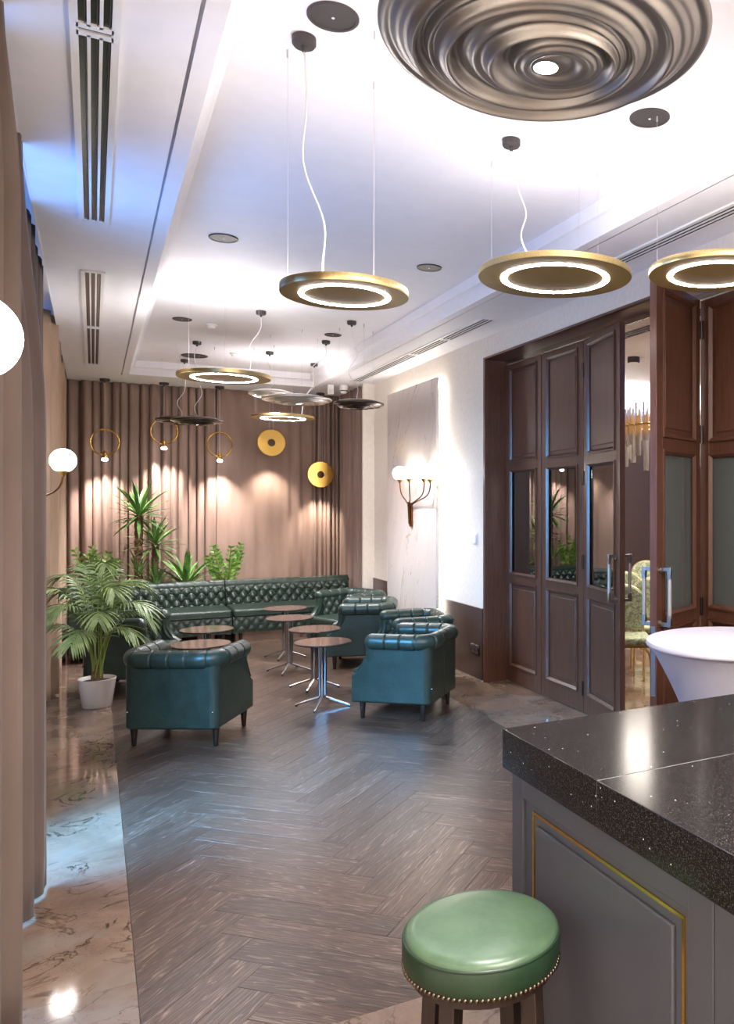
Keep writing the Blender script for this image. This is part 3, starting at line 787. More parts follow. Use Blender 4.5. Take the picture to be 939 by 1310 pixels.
globe_sconce((-.62, 1.40, 1.62), [(.40, .70, .48), (.16, -.1, .48)], 'wall lamp whose globe is cut by the left edge of the view', 1, .092, 20)

t = thing('thermostat', (XR, 7.595, 1.405), 0, 'small white thermostat on the wall beside the doors', 'thermostat')
obj('plate', Bx(-.012, 0, -.045, .06, -.06, .06), M['white_plastic'], t, bevel=.003)
obj('dial', Bx(-.026, -.012, -.045, .015, -.05, .04), M['white_plastic'], t, bevel=.006)
t = thing('wall_socket', (XR-.02, 7.56, .30), 0, 'black double wall socket low on the dark wainscot', 'socket')
obj('plate', Bx(-.01, 0, -.1, .1, -.05, .05), M['black_gloss'], t, bevel=.003)
obj('flap', Bx(-.02, -.008, -.09, .09, .005, .045), M['chrome'], t, bevel=.002, label='chrome flap')
obj('outlet', Bx(-.013, -.009, -.08, -.01, -.04, -.004), M['nickel'], t); obj('outlet', Bx(-.013, -.009, .01, .08, -.04, -.004), M['nickel'], t)

# ------------------------------------------------------------------ chesterfield seating
def tuft(u, v, a, b):
    s = abs(sin(pi*(u/a+v/b))); q = abs(sin(pi*(u/a-v/b)))
    return (s*q)**.55
def upath(w, d, yf, rc, n_arc=10, n_side=26, n_back=26):
    pts = []
    for i in range(n_side): pts.append((-w, yf+(-d+rc-yf)*i/n_side, -1, 0))
    for i in range(n_arc): a = pi/2*i/n_arc; pts.append((-w+rc-rc*cos(a), -d+rc-rc*sin(a), -cos(a), -sin(a)))
    for i in range(n_back): pts.append((-w+rc+(2*w-2*rc)*i/n_back, -d, 0, -1))
    for i in range(n_arc): a = pi/2*i/n_arc; pts.append((w-rc+rc*sin(a), -d+rc-rc*cos(a), sin(a), -cos(a)))
    for i in range(n_side+1): pts.append((w, -d+rc+(yf+d-rc)*i/n_side, 1, 0))
    s = [0]
    for p, q in zip(pts, pts[1:]): s.append(s[-1]+hypot(q[0]-p[0], q[1]-p[1]))
    return pts, s
def build_armchair(loc, rz, label):
    t = thing('tub_armchair', loc, rz, label, 'armchair', 'green leather tub armchairs')
    w, d, yf, th = .338, .335, .335, .075
    pts, s = upath(w, d, yf, .06)
    def zt(y): return .60-.235*sm(y, .15, .335)**.8
    ring = []
    for x, y, nx, ny in pts:
        top = zt(y); b = .135; xi, yi = x-nx*th, y-ny*th
        ring.append([(x-nx*.012, y-ny*.012, b), (x, y, b+.012), (x, y, (b+top)/2), (x, y, top-.015), (x-nx*.012, y-ny*.012, top), (xi, yi, top), (xi, yi, b)])
    mb = MB().grid(ring, False, True); n = len(ring[0])
    mb.f.append(tuple(range(n))); mb.f.append(tuple(range((len(ring)-1)*n, len(ring)*n))[::-1])
    body = obj('shell', mb, M['leather'], t)
    # welts and seams
    for z in (.592,):
        obj('welt', MB().tube([(x+nx*.001, y+ny*.001, min(zt(y)-.004, z)) for x, y, nx, ny in pts if y < .30], .004, 6), M['leather'], t)
    obj('back_seam', MB().tube([(0, -d-.0005, .14), (0, -d-.0005, .58)], .0022, 5), M['leather'], body)
    for sx in (-1, 1): obj('front_welt', MB().tube([(sx*(w-.02), .337, .14), (sx*(w-.02), .337, .36)], .005, 6), M['leather'], body)
    obj('apron', Bx(-w+th, w-th, .24, .325, .135, .315), M['leather'], t, bevel=.015)
    obj('seat_deck', Bx(-w+th, w-th, -d+th, .24, .15, .30), M['leather'], t)
    obj('seat_cushion', Bx(-w+th+.002, w-th-.002, -.24, .345, .30, .405), M['leather'], t, bevel=.035, seg=4)
    # rolled top
    rp, rs = upath(.322, .318, .165, .13)
    L = rs[-1]; pl = []
    for k in range(1, 12): pl.append(L*k/12)
    rp2 = []
    for (p, q0), (p2, q1) in zip(zip(rp, rs), zip(rp[1:], rs[1:])):
        for kk in range(4): f = kk/4; rp2.append((tuple(a_+(b_-a_)*f for a_, b_ in zip(p, p2)), q0+(q1-q0)*f))
    rp2.append((rp[-1], rs[-1])); rs2 = [q for _, q in rp2]
    rad = [.066*(1-.16*sum(exp(-((q-c)/.006)**2) for c in pl)) for q in rs2]
    mb = MB().tube([(p[0], p[1], .632) for p, q in rp2], rad, 16)
    obj('roll', mb, M['leather'], t, sharp=50)
    for sx, p in ((-1, rp[0]), (1, rp[-1])):
        obj('scroll_end', MB().ball((p[0], p[1]-.004, .632), .064, 16, 10), M['leather'], t)
        obj('arm_facing', MB().tube(bez((sx*.305, .175, .60), (sx*.300, .17, .48), (sx*.295, .20, .42), (sx*.292, .325, .37)), [.05-.018*i/14 for i in range(15)], 10), M['leather'], t)
    # tufted lining
    ip, is_ = upath(.262, .258, .17, .12, 16, 40, 44)
    G = []; N = 14; Li = is_[-1]; a = Li/12; btn = MB()
    for (x, y, nx, ny), q in zip(ip, is_):
        col = []
        for j in range(N+1):
            v = j/N; z = .385+.245*v
            h = .035*tuft(q-Li/2, (z-.44)*1.0, a/1.0, .15)
            off = -.01+h+.035*(1-v)-.03*v*v
            col.append((x-nx*off, y-ny*off, z))
        G.append(col)
    obj('tufted_lining', MB().grid(G), M['leather'], t, sharp=0)
    for k in range(-8, 9):
        for r in range(2):
            q = Li/2+a*(k+(0 if r == 0 else .5)*2*.5*2/2)
            z = .44+(.0 if r == 0 else .075)
            i = min(range(len(is_)), key=lambda i: abs(is_[i]-q))
            if 0.05 < q < Li-.05:
                x, y, nx, ny = ip[i]; btn.ball((x-nx*.02, y-ny*.02, z), .009, 8, 6)
    obj('buttons', btn, M['leather'], t, kind='stuff')
    for sx in (-1, 1):
        for y in (-.26, .26):
            obj('leg', MB().lathe([(.014, 0), (.016, .004), (.026, .135), (.026, .15), (0, .15)], 14, (sx*.295, y, 0)), M['leg_wood'], t)
        obj('stud', MB().ball((sx*(w-.035), -d-.001, .262), .007, 10, 6), M['chrome'], t, label='small chrome stud')
    return t
def face(fx, fy): return atan2(fy, fx)-pi/2
arm = build_armchair((.642, 6.78, 0), face(.497, .868), 'green leather tub armchair with its back to the camera, blue light on its back')
G_ = 'green leather tub armchairs'
dup(arm, (2.30, 6.70, 0), face(-.757, .654), 'green leather tub armchair nearest the doors, seen from its side', G_)
dup(arm, (2.64, 7.62, 0), face(-.99, .12), 'green leather tub armchair second from the doors, tucked behind the front one', G_)
dup(arm, (2.56, 8.94, 0), face(-.94, .344), 'dark green tub armchair third from the doors, beside the table row', G_)
dup(arm, (2.66, 9.92, 0), face(-.93, -.36), 'green tub armchair fourth from the doors, beside the sofa end', G_)
dup(arm, (.34, 8.86, 0), face(.925, -.38), 'green tub armchair behind the potted palm, open to the tables', G_)

def build_sofa(name, loc, rz, Wd, label, end=None, depth=.88):
    # local: x along the sofa, front towards -y, back at +y
    t = thing(name, loc, rz, label, 'sofa', 'sections of the green tufted sofa')
    h = Wd/2; D = depth; a = .118; b = .15
    obj('plinth', Bx(-h+.004, h-.004, .06, D-.03, .12, .33), M['leather'], t, bevel=.01)
    def pad(x0, x1, z0, z1, fn, nx_, nz_):
        return MB().grid([[fn(x0+(x1-x0)*i/nx_, z0+(z1-z0)*j/nz_) for j in range(nz_+1)] for i in range(nx_+1)])
    obj('tufted_front', pad(-h+.004, h-.004, .125, .325, lambda x, z: (x, .06-.022*tuft(x, z-.225, a, b)*min(1, (z-.12)*20, (.33-z)*20), z), int(Wd/.012), 16), M['leather'], t, sharp=0)
    obj('seat_cushion', Bx(-h+.006, h-.006, .03, D-.2, .325, .425), M['leather'], t, bevel=.03, seg=4)
    obj('seat_welt', MB().tube([(-h+.03, .032, .345), (h-.03, .032, .345)], .006, 6), M['leather'], t)
    obj('back_shell', Bx(-h+.004, h-.004, D-.13, D, .12, .66), M['leather'], t, bevel=.01)
    def bk(x, z):
        v = (z-.41)/.26
        return (x, D-.19-.05*tuft(x, z-.45, a, b)*min(1, (.68-z)*14)+.05*v, z)
    obj('tufted_back', pad(-h+.004, h-.004, .41, .68, bk, int(Wd/.011), 26), M['leather'], t, sharp=0)
    npl = int(Wd/a); xs = [-h+.004+(2*h-.008)*i/(npl*8) for i in range(npl*8+1)]
    rad = [.066*(1-.07*exp(-((((x/a) % 1)-.5)*a/.010)**2)) for x in xs]
    obj('back_roll', MB().tube([(x, D-.085, .672) for x in xs], rad, 16), M['leather'], t, sharp=50)
    btn = MB()
    for k in range(-int(Wd), int(Wd)+1): pass
    K = int(h/a)+1
    for k in range(-K, K+1):
        for r in range(4):
            x = a*(k+(.0 if r % 2 == 0 else .5)*2/1*.5*2 if False else a*0+ (k*a + (a if False else 0))/a)
            x = k*a if r % 2 == 0 else (k+.5)*a
            z = .45+b*r*.5
            if abs(x) < h-.04 and z < .665: btn.ball((x, bk(x, z)[1]-.012, z), .011, 8, 6)
        for r in range(2):
            x = k*a if r == 0 else (k+.5)*a
            if abs(x) < h-.03: btn.ball((x, .052, .225 if r == 0 else .225+b*.5 if False else .225), .008, 8, 6)
    obj('buttons', btn, M['leather'], t, kind='stuff')
    if end:
        e = MB()
        sx = 1 if end == 'right' else -1
        rows = []
        obj('scroll_end', MB().tube([(sx*(h-.004), D-.085, .672), (sx*(h+.012), D-.085, .672), (sx*(h+.02), D-.085, .672)], [.07, .066, .03], 20), M['leather'], t)
        obj('scroll_rosette', MB().ball((sx*(h+.02), D-.085, .672), .022, 12, 8), M['leather'], t)
        obj('end_panel', Bx(min(sx*h, sx*(h+.012)), max(sx*h, sx*(h+.012)), .05, D-.01, .12, .40), M['leather'], t, bevel=.004)
        obj('end_facing', MB().box(min(sx*h, sx*(h+.012)), max(sx*h, sx*(h+.012)), D-.17, D-.01, .40, .66), M['leather'], t, bevel=.004)
    for x in (-h+.1, h-.1):
        for y in (.12, D-.1):
            obj('leg', MB().lathe([(.018, 0), (.024, .12), (0, .121)], 12, (x, y, 0)), M['leg_wood'], t)
    return t
build_sofa('chesterfield_sofa', (.634, 10.93, 0), 0, 1.75, 'green tufted leather sofa section at the back, behind the palm and left armchair')
build_sofa('chesterfield_sofa', (2.325, 10.93, 0), 0, 1.62, 'green tufted leather sofa section at the back, under the brass discs, with a scroll end', 'right')
build_sofa('chesterfield_sofa', (.42, 10.64, 0), pi/2, .56, 'dark end of the green sofa section standing along the left curtain', 'left', .66)

# ------------------------------------------------------------------ coffee tables
def build_table(loc, label):
    t = thing('coffee_table', loc, radians(-30), label, 'coffee table', 'round brown coffee tables on chrome feet')
    obj('tabletop', MB().lathe([(0, .545), (.225, .545), (.236, .551), (.238, .556), (.236, .56), (0, .561)], 56), M['table_top'], t, sharp=50)
    obj('edge_band', MB().lathe([(.2365, .547), (.2395, .548), (.2395, .555), (.2365, .556)], 56), M['leg_wood'], t)
    for k in range(4):
        a = k*pi/2+pi/2
        ca, sa = cos(a), sin(a)
        pts = [(.024*ca, .024*sa, .542), (.024*ca, .024*sa, .10), (.026*ca, .026*sa, .085), (.04*ca, .04*sa, .075), (.235*ca, .235*sa, .012)]
        l = obj('leg', MB().tube(pts, [.0125, .0125, .012, .012, .009], 10), M['chrome'], t)
        obj('foot_pad', MB().lathe([(.011, 0), (.011, .008), (0, .009)], 10, (.228*ca, .228*sa, 0)), M['leg_wood'], l)
    obj('top_plate', MB().lathe([(.09, .536), (.09, .545), (0, .545)], 24), M['chrome'], t)
    return t
tb = build_table((1.72, 7.20, 0), 'round brown coffee table nearest the camera, beside the front right armchair')
gt = 'round brown coffee tables on chrome feet'
dup(tb, (1.83, 7.98, 0), radians(-30), 'round brown coffee table second in the row of four', gt)
dup(tb, (1.78, 8.88, 0), radians(-30), 'round brown coffee table third in the row of four', gt)
dup(tb, (1.90, 9.72, 0), radians(-30), 'round brown coffee table farthest in the row, in front of the sofa', gt)
dup(tb, (.935, 8.46, 0), radians(-10), 'round brown coffee table on the left, fully seen before the sofa', gt)
dup(tb, (.795, 7.60, 0), radians(-20), 'round brown coffee table half hidden behind the front left armchair', gt)

# ------------------------------------------------------------------ plants
def leaf_blade(L, Wd, bend, n=7, fold=.25, droop=0.):
    # a pointed leaf along +x rising in z with a curve
    rows = []
    for i in range(n+1):
        s = i/n; w = Wd*(.35+.65*sin(min(1, s*1.8)*pi/2))*(1-s**3.0)+.0006
        x = L*s*cos(bend*s*.7); z = L*s*sin(-bend*s*.7)
        rows.append([(x, -w/2, z+fold*w/2), (x, 0, z), (x, w/2, z+fold*w/2)])
    return MB().grid(rows)
def place_leaf(me, parent, base, az, el, roll=0., sc=1., name='leaf', mat=None):
    o = bpy.data.objects.new(name, me); COL.objects.link(o); o.parent = parent
    o.location = base; o.rotation_euler = (roll, -el, az); o.scale = (sc, sc, sc); return o
def planter(t, r, h):
    obj('pot', MB().lathe([(0, 0), (r*.8, 0), (r*.84, .01), (r, h), (r*.93, h), (r*.9, h-.04), (0, h-.045)], 28), M['planter'], t)
    obj('soil', MB().lathe([(r*.92, h-.04), (0, h-.03)], 20), M['soil'], t)
# potted palm in front
rnd = random.Random(5)
palm = thing('potted_palm', (.03, 8.16, 0), 0, 'feathery green palm in a white tapered pot on the marble strip', 'plant')
obj('pot', MB().lathe([(0, 0), (.105, 0), (.113, .006), (.146, .235), (.149, .243), (.145, .247), (.138, .243), (.128, .20), (0, .2)], 40), M['white_ceramic'], palm, label='white glazed pot', sharp=50)
obj('soil', MB().lathe([(.134, .215), (.07, .222), (0, .225)], 24), M['soil'], palm)
obj('crown_base', MB().tube([(0.0, 0, .2), (.005, 0, .30), (0, 0, .36)], [.034, .03, .018], 10).tube([(.03, .02, .2), (.035, .02, .33)], [.02, .012], 8).tube([(-.03, -.015, .2), (-.034, -.015, .31)], [.018, .01], 8), M['trunk'], palm)
def frond(az, H, reach, droop, seed):
    rr = random.Random(seed); pts = []
    b = Vector((rr.uniform(-.03, .03), rr.uniform(-.03, .03), .25))
    d = Vector((cos(az), sin(az), 0))
    P = bez(b, b+d*reach*.12+Vector((0, 0, H*.55)), b+d*reach*.42+Vector((0, 0, H*1.02)), b+d*reach+Vector((0, 0, H-droop)), 30)
    st = obj('frond', MB().tube(P, [.0065*(1-.75*i/30) for i in range(31)], 6), M['palm_stem'], palm, label='arching yellow-green stem with dark leaflets')
    lf = MB()
    for i in range(13, 31):
        s = (i-13)/17; p = P[i]; tg = (P[min(i+1, 30)]-P[i-1]).normalized()
        up = Vector((0, 0, 1)); sd = tg.cross(up).normalized()
        ll = (.20*sin(pi*(.18+.72*s))+.05)*rr.uniform(.9, 1.1)
        for sg in (-1, 1):
            dr = (tg*(.55+.5*s)+sd*sg*(1-.45*s)+up*rr.uniform(.0, .25)).normalized()
            rows = []
            for q in range(6):
                u = q/5; c = p+dr*ll*u+Vector((0, 0, -ll*.55*u*u)); w = .0085*(sin(pi*min(1, .15+u*.85))**.7)+.0006
                ws = (tg-dr*tg.dot(dr)); ws = ws.normalized() if ws.length > .01 else up
                rows.append([tuple(c-ws*w), tuple(c+Vector((0, 0, -.002))), tuple(c+ws*w)])
            lf.grid(rows)
    obj('leaflets', lf, M['palm_leaf'], st, kind='stuff')
fr_spec = [(3.3, .92, .46, .18), (2.7, .98, .34, .12), (3.9, .80, .44, .20), (.2, .90, .36, .16), (-.3, .70, .40, .22), (5.6, .78, .46, .18), (4.7, .72, .38, .18), (4.3, .58, .42, .22),
           (1.2, .98, .30, .10), (1.9, 1.02, .26, .08), (.7, .92, .40, .14), (5.1, .90, .28, .14), (3.1, .62, .50, .24), (2.3, .88, .38, .16), (-.6, .56, .36, .18), (4.9, 1.08, .2, .1)]
for i, (az, H, re, dr) in enumerate(fr_spec): frond(az, H, re, dr, 100+i)

# yucca behind the sofa
yl = leaf_blade(.46, .058, .30).mesh('leaf', 0); yl.materials.append(M['yucca_leaf'])
yuc = thing('yucca', (.54, 12.04, 0), 0, 'tall yucca with two bare trunks and spiky leaf heads behind the sofa', 'plant')
planter(yuc, .17, .34)
def trunk(pts, r): 
    P = []; R = []
    for a, b in zip(pts, pts[1:]):
        for i in range(16): P.append(Vector(a).lerp(Vector(b), i/16)); 
    P.append(Vector(pts[-1])); R = [r*(1+.10*(i % 3-1)) for i in range(len(P))]
    obj('trunk', MB().tube(P, R, 10), M['trunk'], yuc, sharp=20)
trunk([(-.02, 0, .3), (-.03, 0, 1.0), (-.02, -.02, 1.60)], .05)
trunk([(.16, 0, .3), (.165, 0, .9), (.17, -.02, 1.22)], .045)
def rosette(c, n, sc, parent, me, lo=-.5, hi=1.45, seed=1):
    rr = random.Random(seed)
    for i in range(n):
        f = i/n; az = i*2.39996+rr.uniform(-.2, .2)
        el = lo+(hi-lo)*f**1.1+rr.uniform(-.12, .12)
        place_leaf(me, parent, (c[0]+.02*cos(az), c[1]+.02*sin(az), c[2]+.10*f), az, el, rr.uniform(-.2, .2), sc*rr.uniform(.8, 1.1)*(1-.15*abs(f-.5)))
rosette((-.02, -.02, 1.54), 56, 1.02, yuc, yl, -.35, 1.5, 1)
rosette((.17, -.02, 1.16), 44, .92, yuc, yl, -.35, 1.5, 2)
rosette((-.03, -.12, .80), 14, .7, yuc, yl, .2, 1.5, 3)
rosette((.17, -.1, .62), 16, .85, yuc, yl, .35, 1.5, 4)
# broad spiky plant
al = leaf_blade(.60, .08, .35, fold=.35).mesh('leaf', 0); al.materials.append(M['yucca_leaf'])
spk = thing('dracaena', (1.08, 12.08, 0), 0, 'low fan of broad pointed leaves behind the sofa, right of the yucca', 'plant')
planter(spk, .16, .34)
rosette((0, 0, .60), 30, .92, spk, al, .35, 1.5, 8)
obj('stem', MB().tube([(0, 0, .3), (0, 0, .66)], .03, 10), M['trunk'], spk)
# zz plants
def zz(loc, label, n, seed, H, spread=.22):
    rr = random.Random(seed)
    t = thing('zz_plant', loc, 0, label, 'plant', 'plants with rows of glossy oval leaflets')
    planter(t, .14, .34)
    for i in range(n):
        az = i*2.4+rr.uniform(-.3, .3); re = spread*rr.uniform(.35, 1.05); h = H*rr.uniform(.8, 1.05)
        d = Vector((cos(az), sin(az)*.6, 0)); b = Vector((.04*cos(az), .04*sin(az), .3))
        P = bez(b, b+Vector((0, 0, h*.4)), b+d*re*.6+Vector((0, 0, h*.75)), b+d*re+Vector((0, 0, h)), 24)
        st = obj('stalk', MB().tube(P, [.011*(1-.6*k/24) for k in range(25)], 6), M['palm_stem'], t)
        lf = MB()
        for k in range(5, 25, 2):
            tg = (P[min(k+1, 24)]-P[k-1]).normalized(); sd = tg.cross(Vector((0, 1, .2))).normalized()
            for sg in (-1, 1):
                dr = (sd*sg+tg*.7+Vector((0, rr.uniform(-.5, .5), 0))).normalized(); ll = .085*(1-.35*abs(k-15)/10)
                ws = dr.cross(Vector((rr.uniform(-.4, .4), 1, rr.uniform(-.4, .4)))).normalized(); rows = []
                for q in range(6):
                    u = q/5; c = P[k]+dr*ll*u; w = ll*.24*sin(pi*(.06+.92*u))**.8
                    rows.append([tuple(c-ws*w), tuple(c+ws.cross(dr)*w*.25), tuple(c+ws*w)])
                lf.grid(rows)
        obj('leaflets', lf, M['zz_leaf'], st, kind='stuff')
zz((1.58, 12.1, 0), 'bushy plant with glossy oval leaflets behind the sofa seam', 11, 4, .86, .26)
zz((.06, 12.15, 0), 'dark leafy plant behind the palm, left of the yucca', 8, 9, .86, .26)

# ------------------------------------------------------------------ bar counter
ctr = thing('bar_counter', (1.0, 2.0, 0), 0, 'slate grey bar counter with brass inlay and black speckled worktop', 'bar counter')
X0, X1c, Y1c, ZTp = 1.012, 2.75, 2.06, 1.12
def P_(mb, dx=-1.0, dy=-2.0):
    mb.v = [(x+dx, y+dy, z) for x, y, z in mb.v]; return mb
obj('cabinet', P_(MB().box(X0+.02, X1c, -1.2, Y1c, 0.0, 1.010)), M['cabinet'], ctr)
# left face: framed panels with recess, inlay and raised field
seams = [(1.203, Y1c), (.345, 1.200), (-.51, .342)]
for k, (ya, yb) in enumerate(seams):
    fb = .066; fa = .075
    a, b, z0, z1 = ya+fa, yb-fb, .12, .951
    fr = MB().box(X0, X0+.02, ya, a, 0.02, 1.010).box(X0, X0+.02, b, yb, .02, 1.010).box(X0, X0+.02, a, b, .02, z0).box(X0, X0+.02, a, b, z1, 1.010)
    obj('panel_frame', P_(fr), M['cabinet'], ctr, bevel=.0015)
    obj('panel_field', P_(Bx(X0+.010, X0+.019, a, b, z0, z1)), M['cabinet'], ctr)
    i0, i1, j0, j1 = a+.02, b-.045, z0+.022, z1-.022
    wd = .008
    inl = MB().box(X0+.006, X0+.011, i0, i0+wd, j0, j1).box(X0+.006, X0+.011, i1-wd, i1, j0, j1).box(X0+.006, X0+.011, i0+wd, i1-wd, j1-wd, j1).box(X0+.006, X0+.011, i0+wd, i1-wd, j0, j0+wd)
    obj('brass_inlay', P_(inl), M['brass_polish'], ctr, label='thin polished brass line')
    obj('raised_field', P_(Bx(X0+.001, X0+.012, i0+.032, i1-.03, j0+.03, j1-.03)), M['cabinet'], ctr, bevel=.004)
obj('worktop', P_(Bx(.994, 2.80, 1.5875, 2.085, 1.012, ZTp)), M['granite'], ctr, bevel=.002, label='black speckled stone')
obj('worktop', P_(Bx(.994, 2.80, -1.25, 1.5862, 1.012, ZTp)), M['granite'], ctr, bevel=.002, label='black speckled stone')

# ------------------------------------------------------------------ bar stool
st = thing('bar_stool', (.783, 1.753, 0), radians(-29.83+65), 'round green leather bar stool with brass nailheads in front of the counter', 'bar stool'); st.scale = (1, 1, 1.03)
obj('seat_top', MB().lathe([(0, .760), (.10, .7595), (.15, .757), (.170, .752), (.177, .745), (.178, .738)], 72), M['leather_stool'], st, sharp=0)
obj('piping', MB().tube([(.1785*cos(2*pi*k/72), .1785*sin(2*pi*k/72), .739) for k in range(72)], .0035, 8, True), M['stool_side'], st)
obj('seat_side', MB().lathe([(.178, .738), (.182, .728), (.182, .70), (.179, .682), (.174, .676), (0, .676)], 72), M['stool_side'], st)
for k in range(92):
    a = 2*pi*k/92
    if k == 0:
        nm = MB().ball((0, 0, 0), .0052, 8, 6).mesh('nailhead'); nm.materials.append(M['bronze_nail'])
    o = bpy.data.objects.new('nailhead', nm); COL.objects.link(o); o.parent = st; o.location = (.1785*cos(a), .1785*sin(a), .681)
obj('apron', MB().lathe([(.165, .676), (.165, .655), (.12, .65), (.12, .676)], 48), M['stool_wood'], st)
for k in range(4):
    a = k*pi/2
    mb = MB(); c, s = cos(a), sin(a)
    r0, r1, q = .128, .165, .0195
    vs = []
    for r, z in ((r1, 0), (r0, .665)):
        for dx, dy in ((-q, -q), (q, -q), (q, q), (-q, q)):
            x, y = r+dx, dy; vs.append((x*c-y*s, x*s+y*c, z))
    mb.add(vs, [(0, 3, 2, 1), (4, 5, 6, 7), (0, 1, 5, 4), (1, 2, 6, 5), (2, 3, 7, 6), (3, 0, 4, 7)])
    obj('leg', mb, M['stool_wood'], st, bevel=.002)
for k in range(4):
    a = k*pi/2; a2 = a+pi/2; r = .155
    obj('stretcher', MB().tube([(r*cos(a), r*sin(a), .22), (r*cos(a2), r*sin(a2), .22)], .011, 8), M['stool_wood'], st)

# ------------------------------------------------------------------ cocktail table with stretch cover
ct = thing('cocktail_table', (2.54, 2.87, 0), 0, 'round high table under a white stretch cover beside the folded door', 'table')
obj('tabletop', MB().lathe([(0, 1.10), (.395, 1.10), (.402, 1.105), (.405, 1.115), (.400, 1.127), (.385, 1.131), (0, 1.132)], 72), M['white_cloth'], ct, sharp=50)
rows = []
for i in range(25):
    s = i/24; z = 1.10*(1-s)+.02*s
    f = .385*(1-s)**1.0*0+.15+.235*((1-min(1, s/.62))**1.7 if s < .62 else 0)+.16*(max(0, (s-.5)/.5))**1.6
    rows.append([(f*(1+.22*max(0, (s-.35)/.65)*cos(4*2*pi*k/64))*cos(2*pi*k/64), f*(1+.22*max(0, (s-.35)/.65)*cos(4*2*pi*k/64))*sin(2*pi*k/64), z) for k in range(64)])
obj('cover', MB().grid(rows, False, True), M['white_cloth'], ct, sharp=0)
obj('hem', MB().tube([(.372*cos(2*pi*k/64), .372*sin(2*pi*k/64), 1.088) for k in range(64)], .006, 6, True), M['white_cloth'], ct)
for k in range(4):
    a = 2*pi*k/4
    obj('foot', MB().lathe([(.03, 0), (.03, .02), (.02, .05), (0, .052)], 12, (.33*cos(a), .33*sin(a), 0)), M['white_plastic'], ct)

# ------------------------------------------------------------------ banquet chairs and chandelier beyond the doors
def build_banquet(loc, rz, label):
    t = thing('banquet_chair', loc, rz, label, 'chair', 'green banquet chairs beyond the doors')
    # local: front towards -y
    n = 20; out = []
    for k in range(n+1):
        a = pi*k/n; out.append((.20*cos(a)**1, .78+.165*sin(a)))
    out = [(.20, .78)]+out[1:-1]+[(-.20, .78), (-.17, .53), (.17, .53)]
    def ybk(z): return .20+.12*(z-.5)
    vs = [(x, ybk(z)-.025, z) for x, z in out]+[(x, ybk(z)+.025, z) for x, z in out]; m = len(out)
    obj('backrest', MB().add(vs, [tuple(range(m)), tuple(range(m, 2*m))[::-1]]+[(i, (i+1) % m, m+(i+1) % m, m+i) for i in range(m)]), M['damask'], t, bevel=.015, seg=3)
    obj('back_rim', MB().tube([(x*1.01, ybk(z), z+.002) for x, z in out], .009, 6, True), M['brass'], t)
    obj('seat', Bx(-.22, .22, -.23, .20, .43, .50), M['damask'], t, bevel=.028, seg=3)
    obj('seat_rail', Bx(-.20, .20, -.21, .18, .405, .43), M['brass_dull'], t)
    for s in (-1, 1):
        obj('leg', MB().tube(bez((s*.10, -.20, .40), (s*.22, -.21, .41), (s*.20, -.22, .3), (s*.21, -.23, 0)), .011, 8), M['brass'], t)
        obj('leg', MB().tube([(s*.18, .20, .60), (s*.19, .19, .40), (s*.20, .26, 0)], .011, 8), M['brass'], t)
    obj('stretcher', MB().tube([(-.2, -.215, .27), (-.2, .215, .27)], .008, 6).tube([(.2, -.215, .27), (.2, .215, .27)], .008, 6), M['brass'], t) if False else None
    return t
fw = Vector((sin(radians(29.83)), cos(radians(29.83)))); rtv = Vector((fw.y, -fw.x))
ch = build_banquet((4.42, 6.52, 0), radians(-28), 'green damask banquet chair nearest the door gap')
gb = 'green banquet chairs beyond the doors'
dup(ch, (4.62, 7.26, 0), radians(-30), 'green banquet chair left in the second row beyond the doors', gb)
dup(ch, (5.05, 6.98, 0), radians(-30), 'green banquet chair right in the second row beyond the doors', gb)
dup(ch, (5.28, 7.80, 0), radians(-35), 'green banquet chair alone in the third row beyond the doors', gb)
dup(ch, (6.05, 9.42, 0), radians(-30), 'green banquet chair farthest left beyond the doors, by the dark wall', gb)
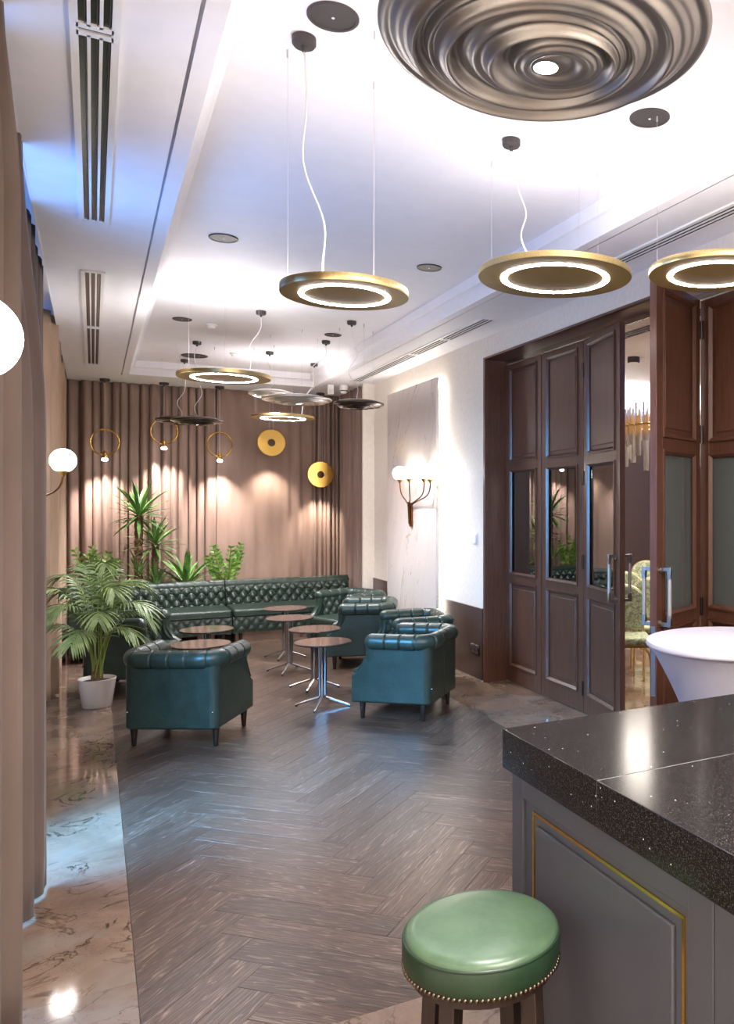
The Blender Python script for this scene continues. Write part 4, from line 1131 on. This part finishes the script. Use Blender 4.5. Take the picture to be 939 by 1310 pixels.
dup(ch, (6.62, 9.25, 0), radians(-30), 'green banquet chair farthest right beyond the doors, by the dark wall', gb)

cd = thing('chandelier', (4.86, 6.46, 0), 0, 'round chandelier of clear glass tubes and gold bars beyond the doors', 'chandelier')
obj('frame', MB().tube([(.42*cos(2*pi*k/48), .42*sin(2*pi*k/48), 2.50) for k in range(48)], .012, 8, True), M['brass_polish'], cd)
obj('rod', MB().tube([(0, 0, 2.5), (0, 0, bz+.1)], .012, 8).tube([(-.42, 0, 2.5), (.42, 0, 2.5)], .008, 6), M['brass_polish'], cd)
rr = random.Random(2)
tm = MB().tube([(0, 0, 0), (0, 0, 1)], .028, 12).mesh('glass_tube'); tm.materials.append(M['acrylic'])
bmh = MB().tube([(0, 0, 0), (0, 0, 1)], .020, 8).mesh('gold_bar'); bmh.materials.append(M['glow_bar'])
for k in range(30):
    a = 2*pi*k/30; L = rr.choice((.30, .36, .5, .58)); zt_ = 2.66+rr.uniform(-.03, .04)
    o = bpy.data.objects.new('glass_tube', tm); COL.objects.link(o); o.parent = cd
    o.location = (.42*cos(a), .42*sin(a), zt_-L); o.scale = (1, 1, L)
for k in range(30):
    a = 2*pi*(k+.5)/30
    o = bpy.data.objects.new('gold_bar', bmh); COL.objects.link(o); o.parent = cd
    o.location = (.375*cos(a), .375*sin(a), 2.45); o.scale = (1, 1, .13); o['label'] = 'amber glowing bar'
t = thing('ceiling_downlight', (5.35, 7.75, bz+.1), 0, 'dark round downlight on the ceiling beyond the doors', 'ceiling lamp')
obj('body', MB().lathe([(.07, 0), (.07, -.06), (.06, -.065), (0, -.065)], 24), M['dark_metal'], t)
obj('lens', MB().lathe([(.055, -.0655), (0, -.067)], 24), M['white_plastic'], t)
t = thing('ceiling_vent', (4.3, 6.3, bz), 0, 'dark slot vent on the ceiling beyond the doors', 'ceiling vent')
obj('frame', Bx(-.10, .10, -2.2, 2.2, -.006, 0), M['white_plastic'], t)
for k in range(3): obj('slot', Bx(-.075+k*.055, -.04+k*.055, -2.15, 2.15, -.010, -.006), M['black_gloss'], t, label='dark slot')
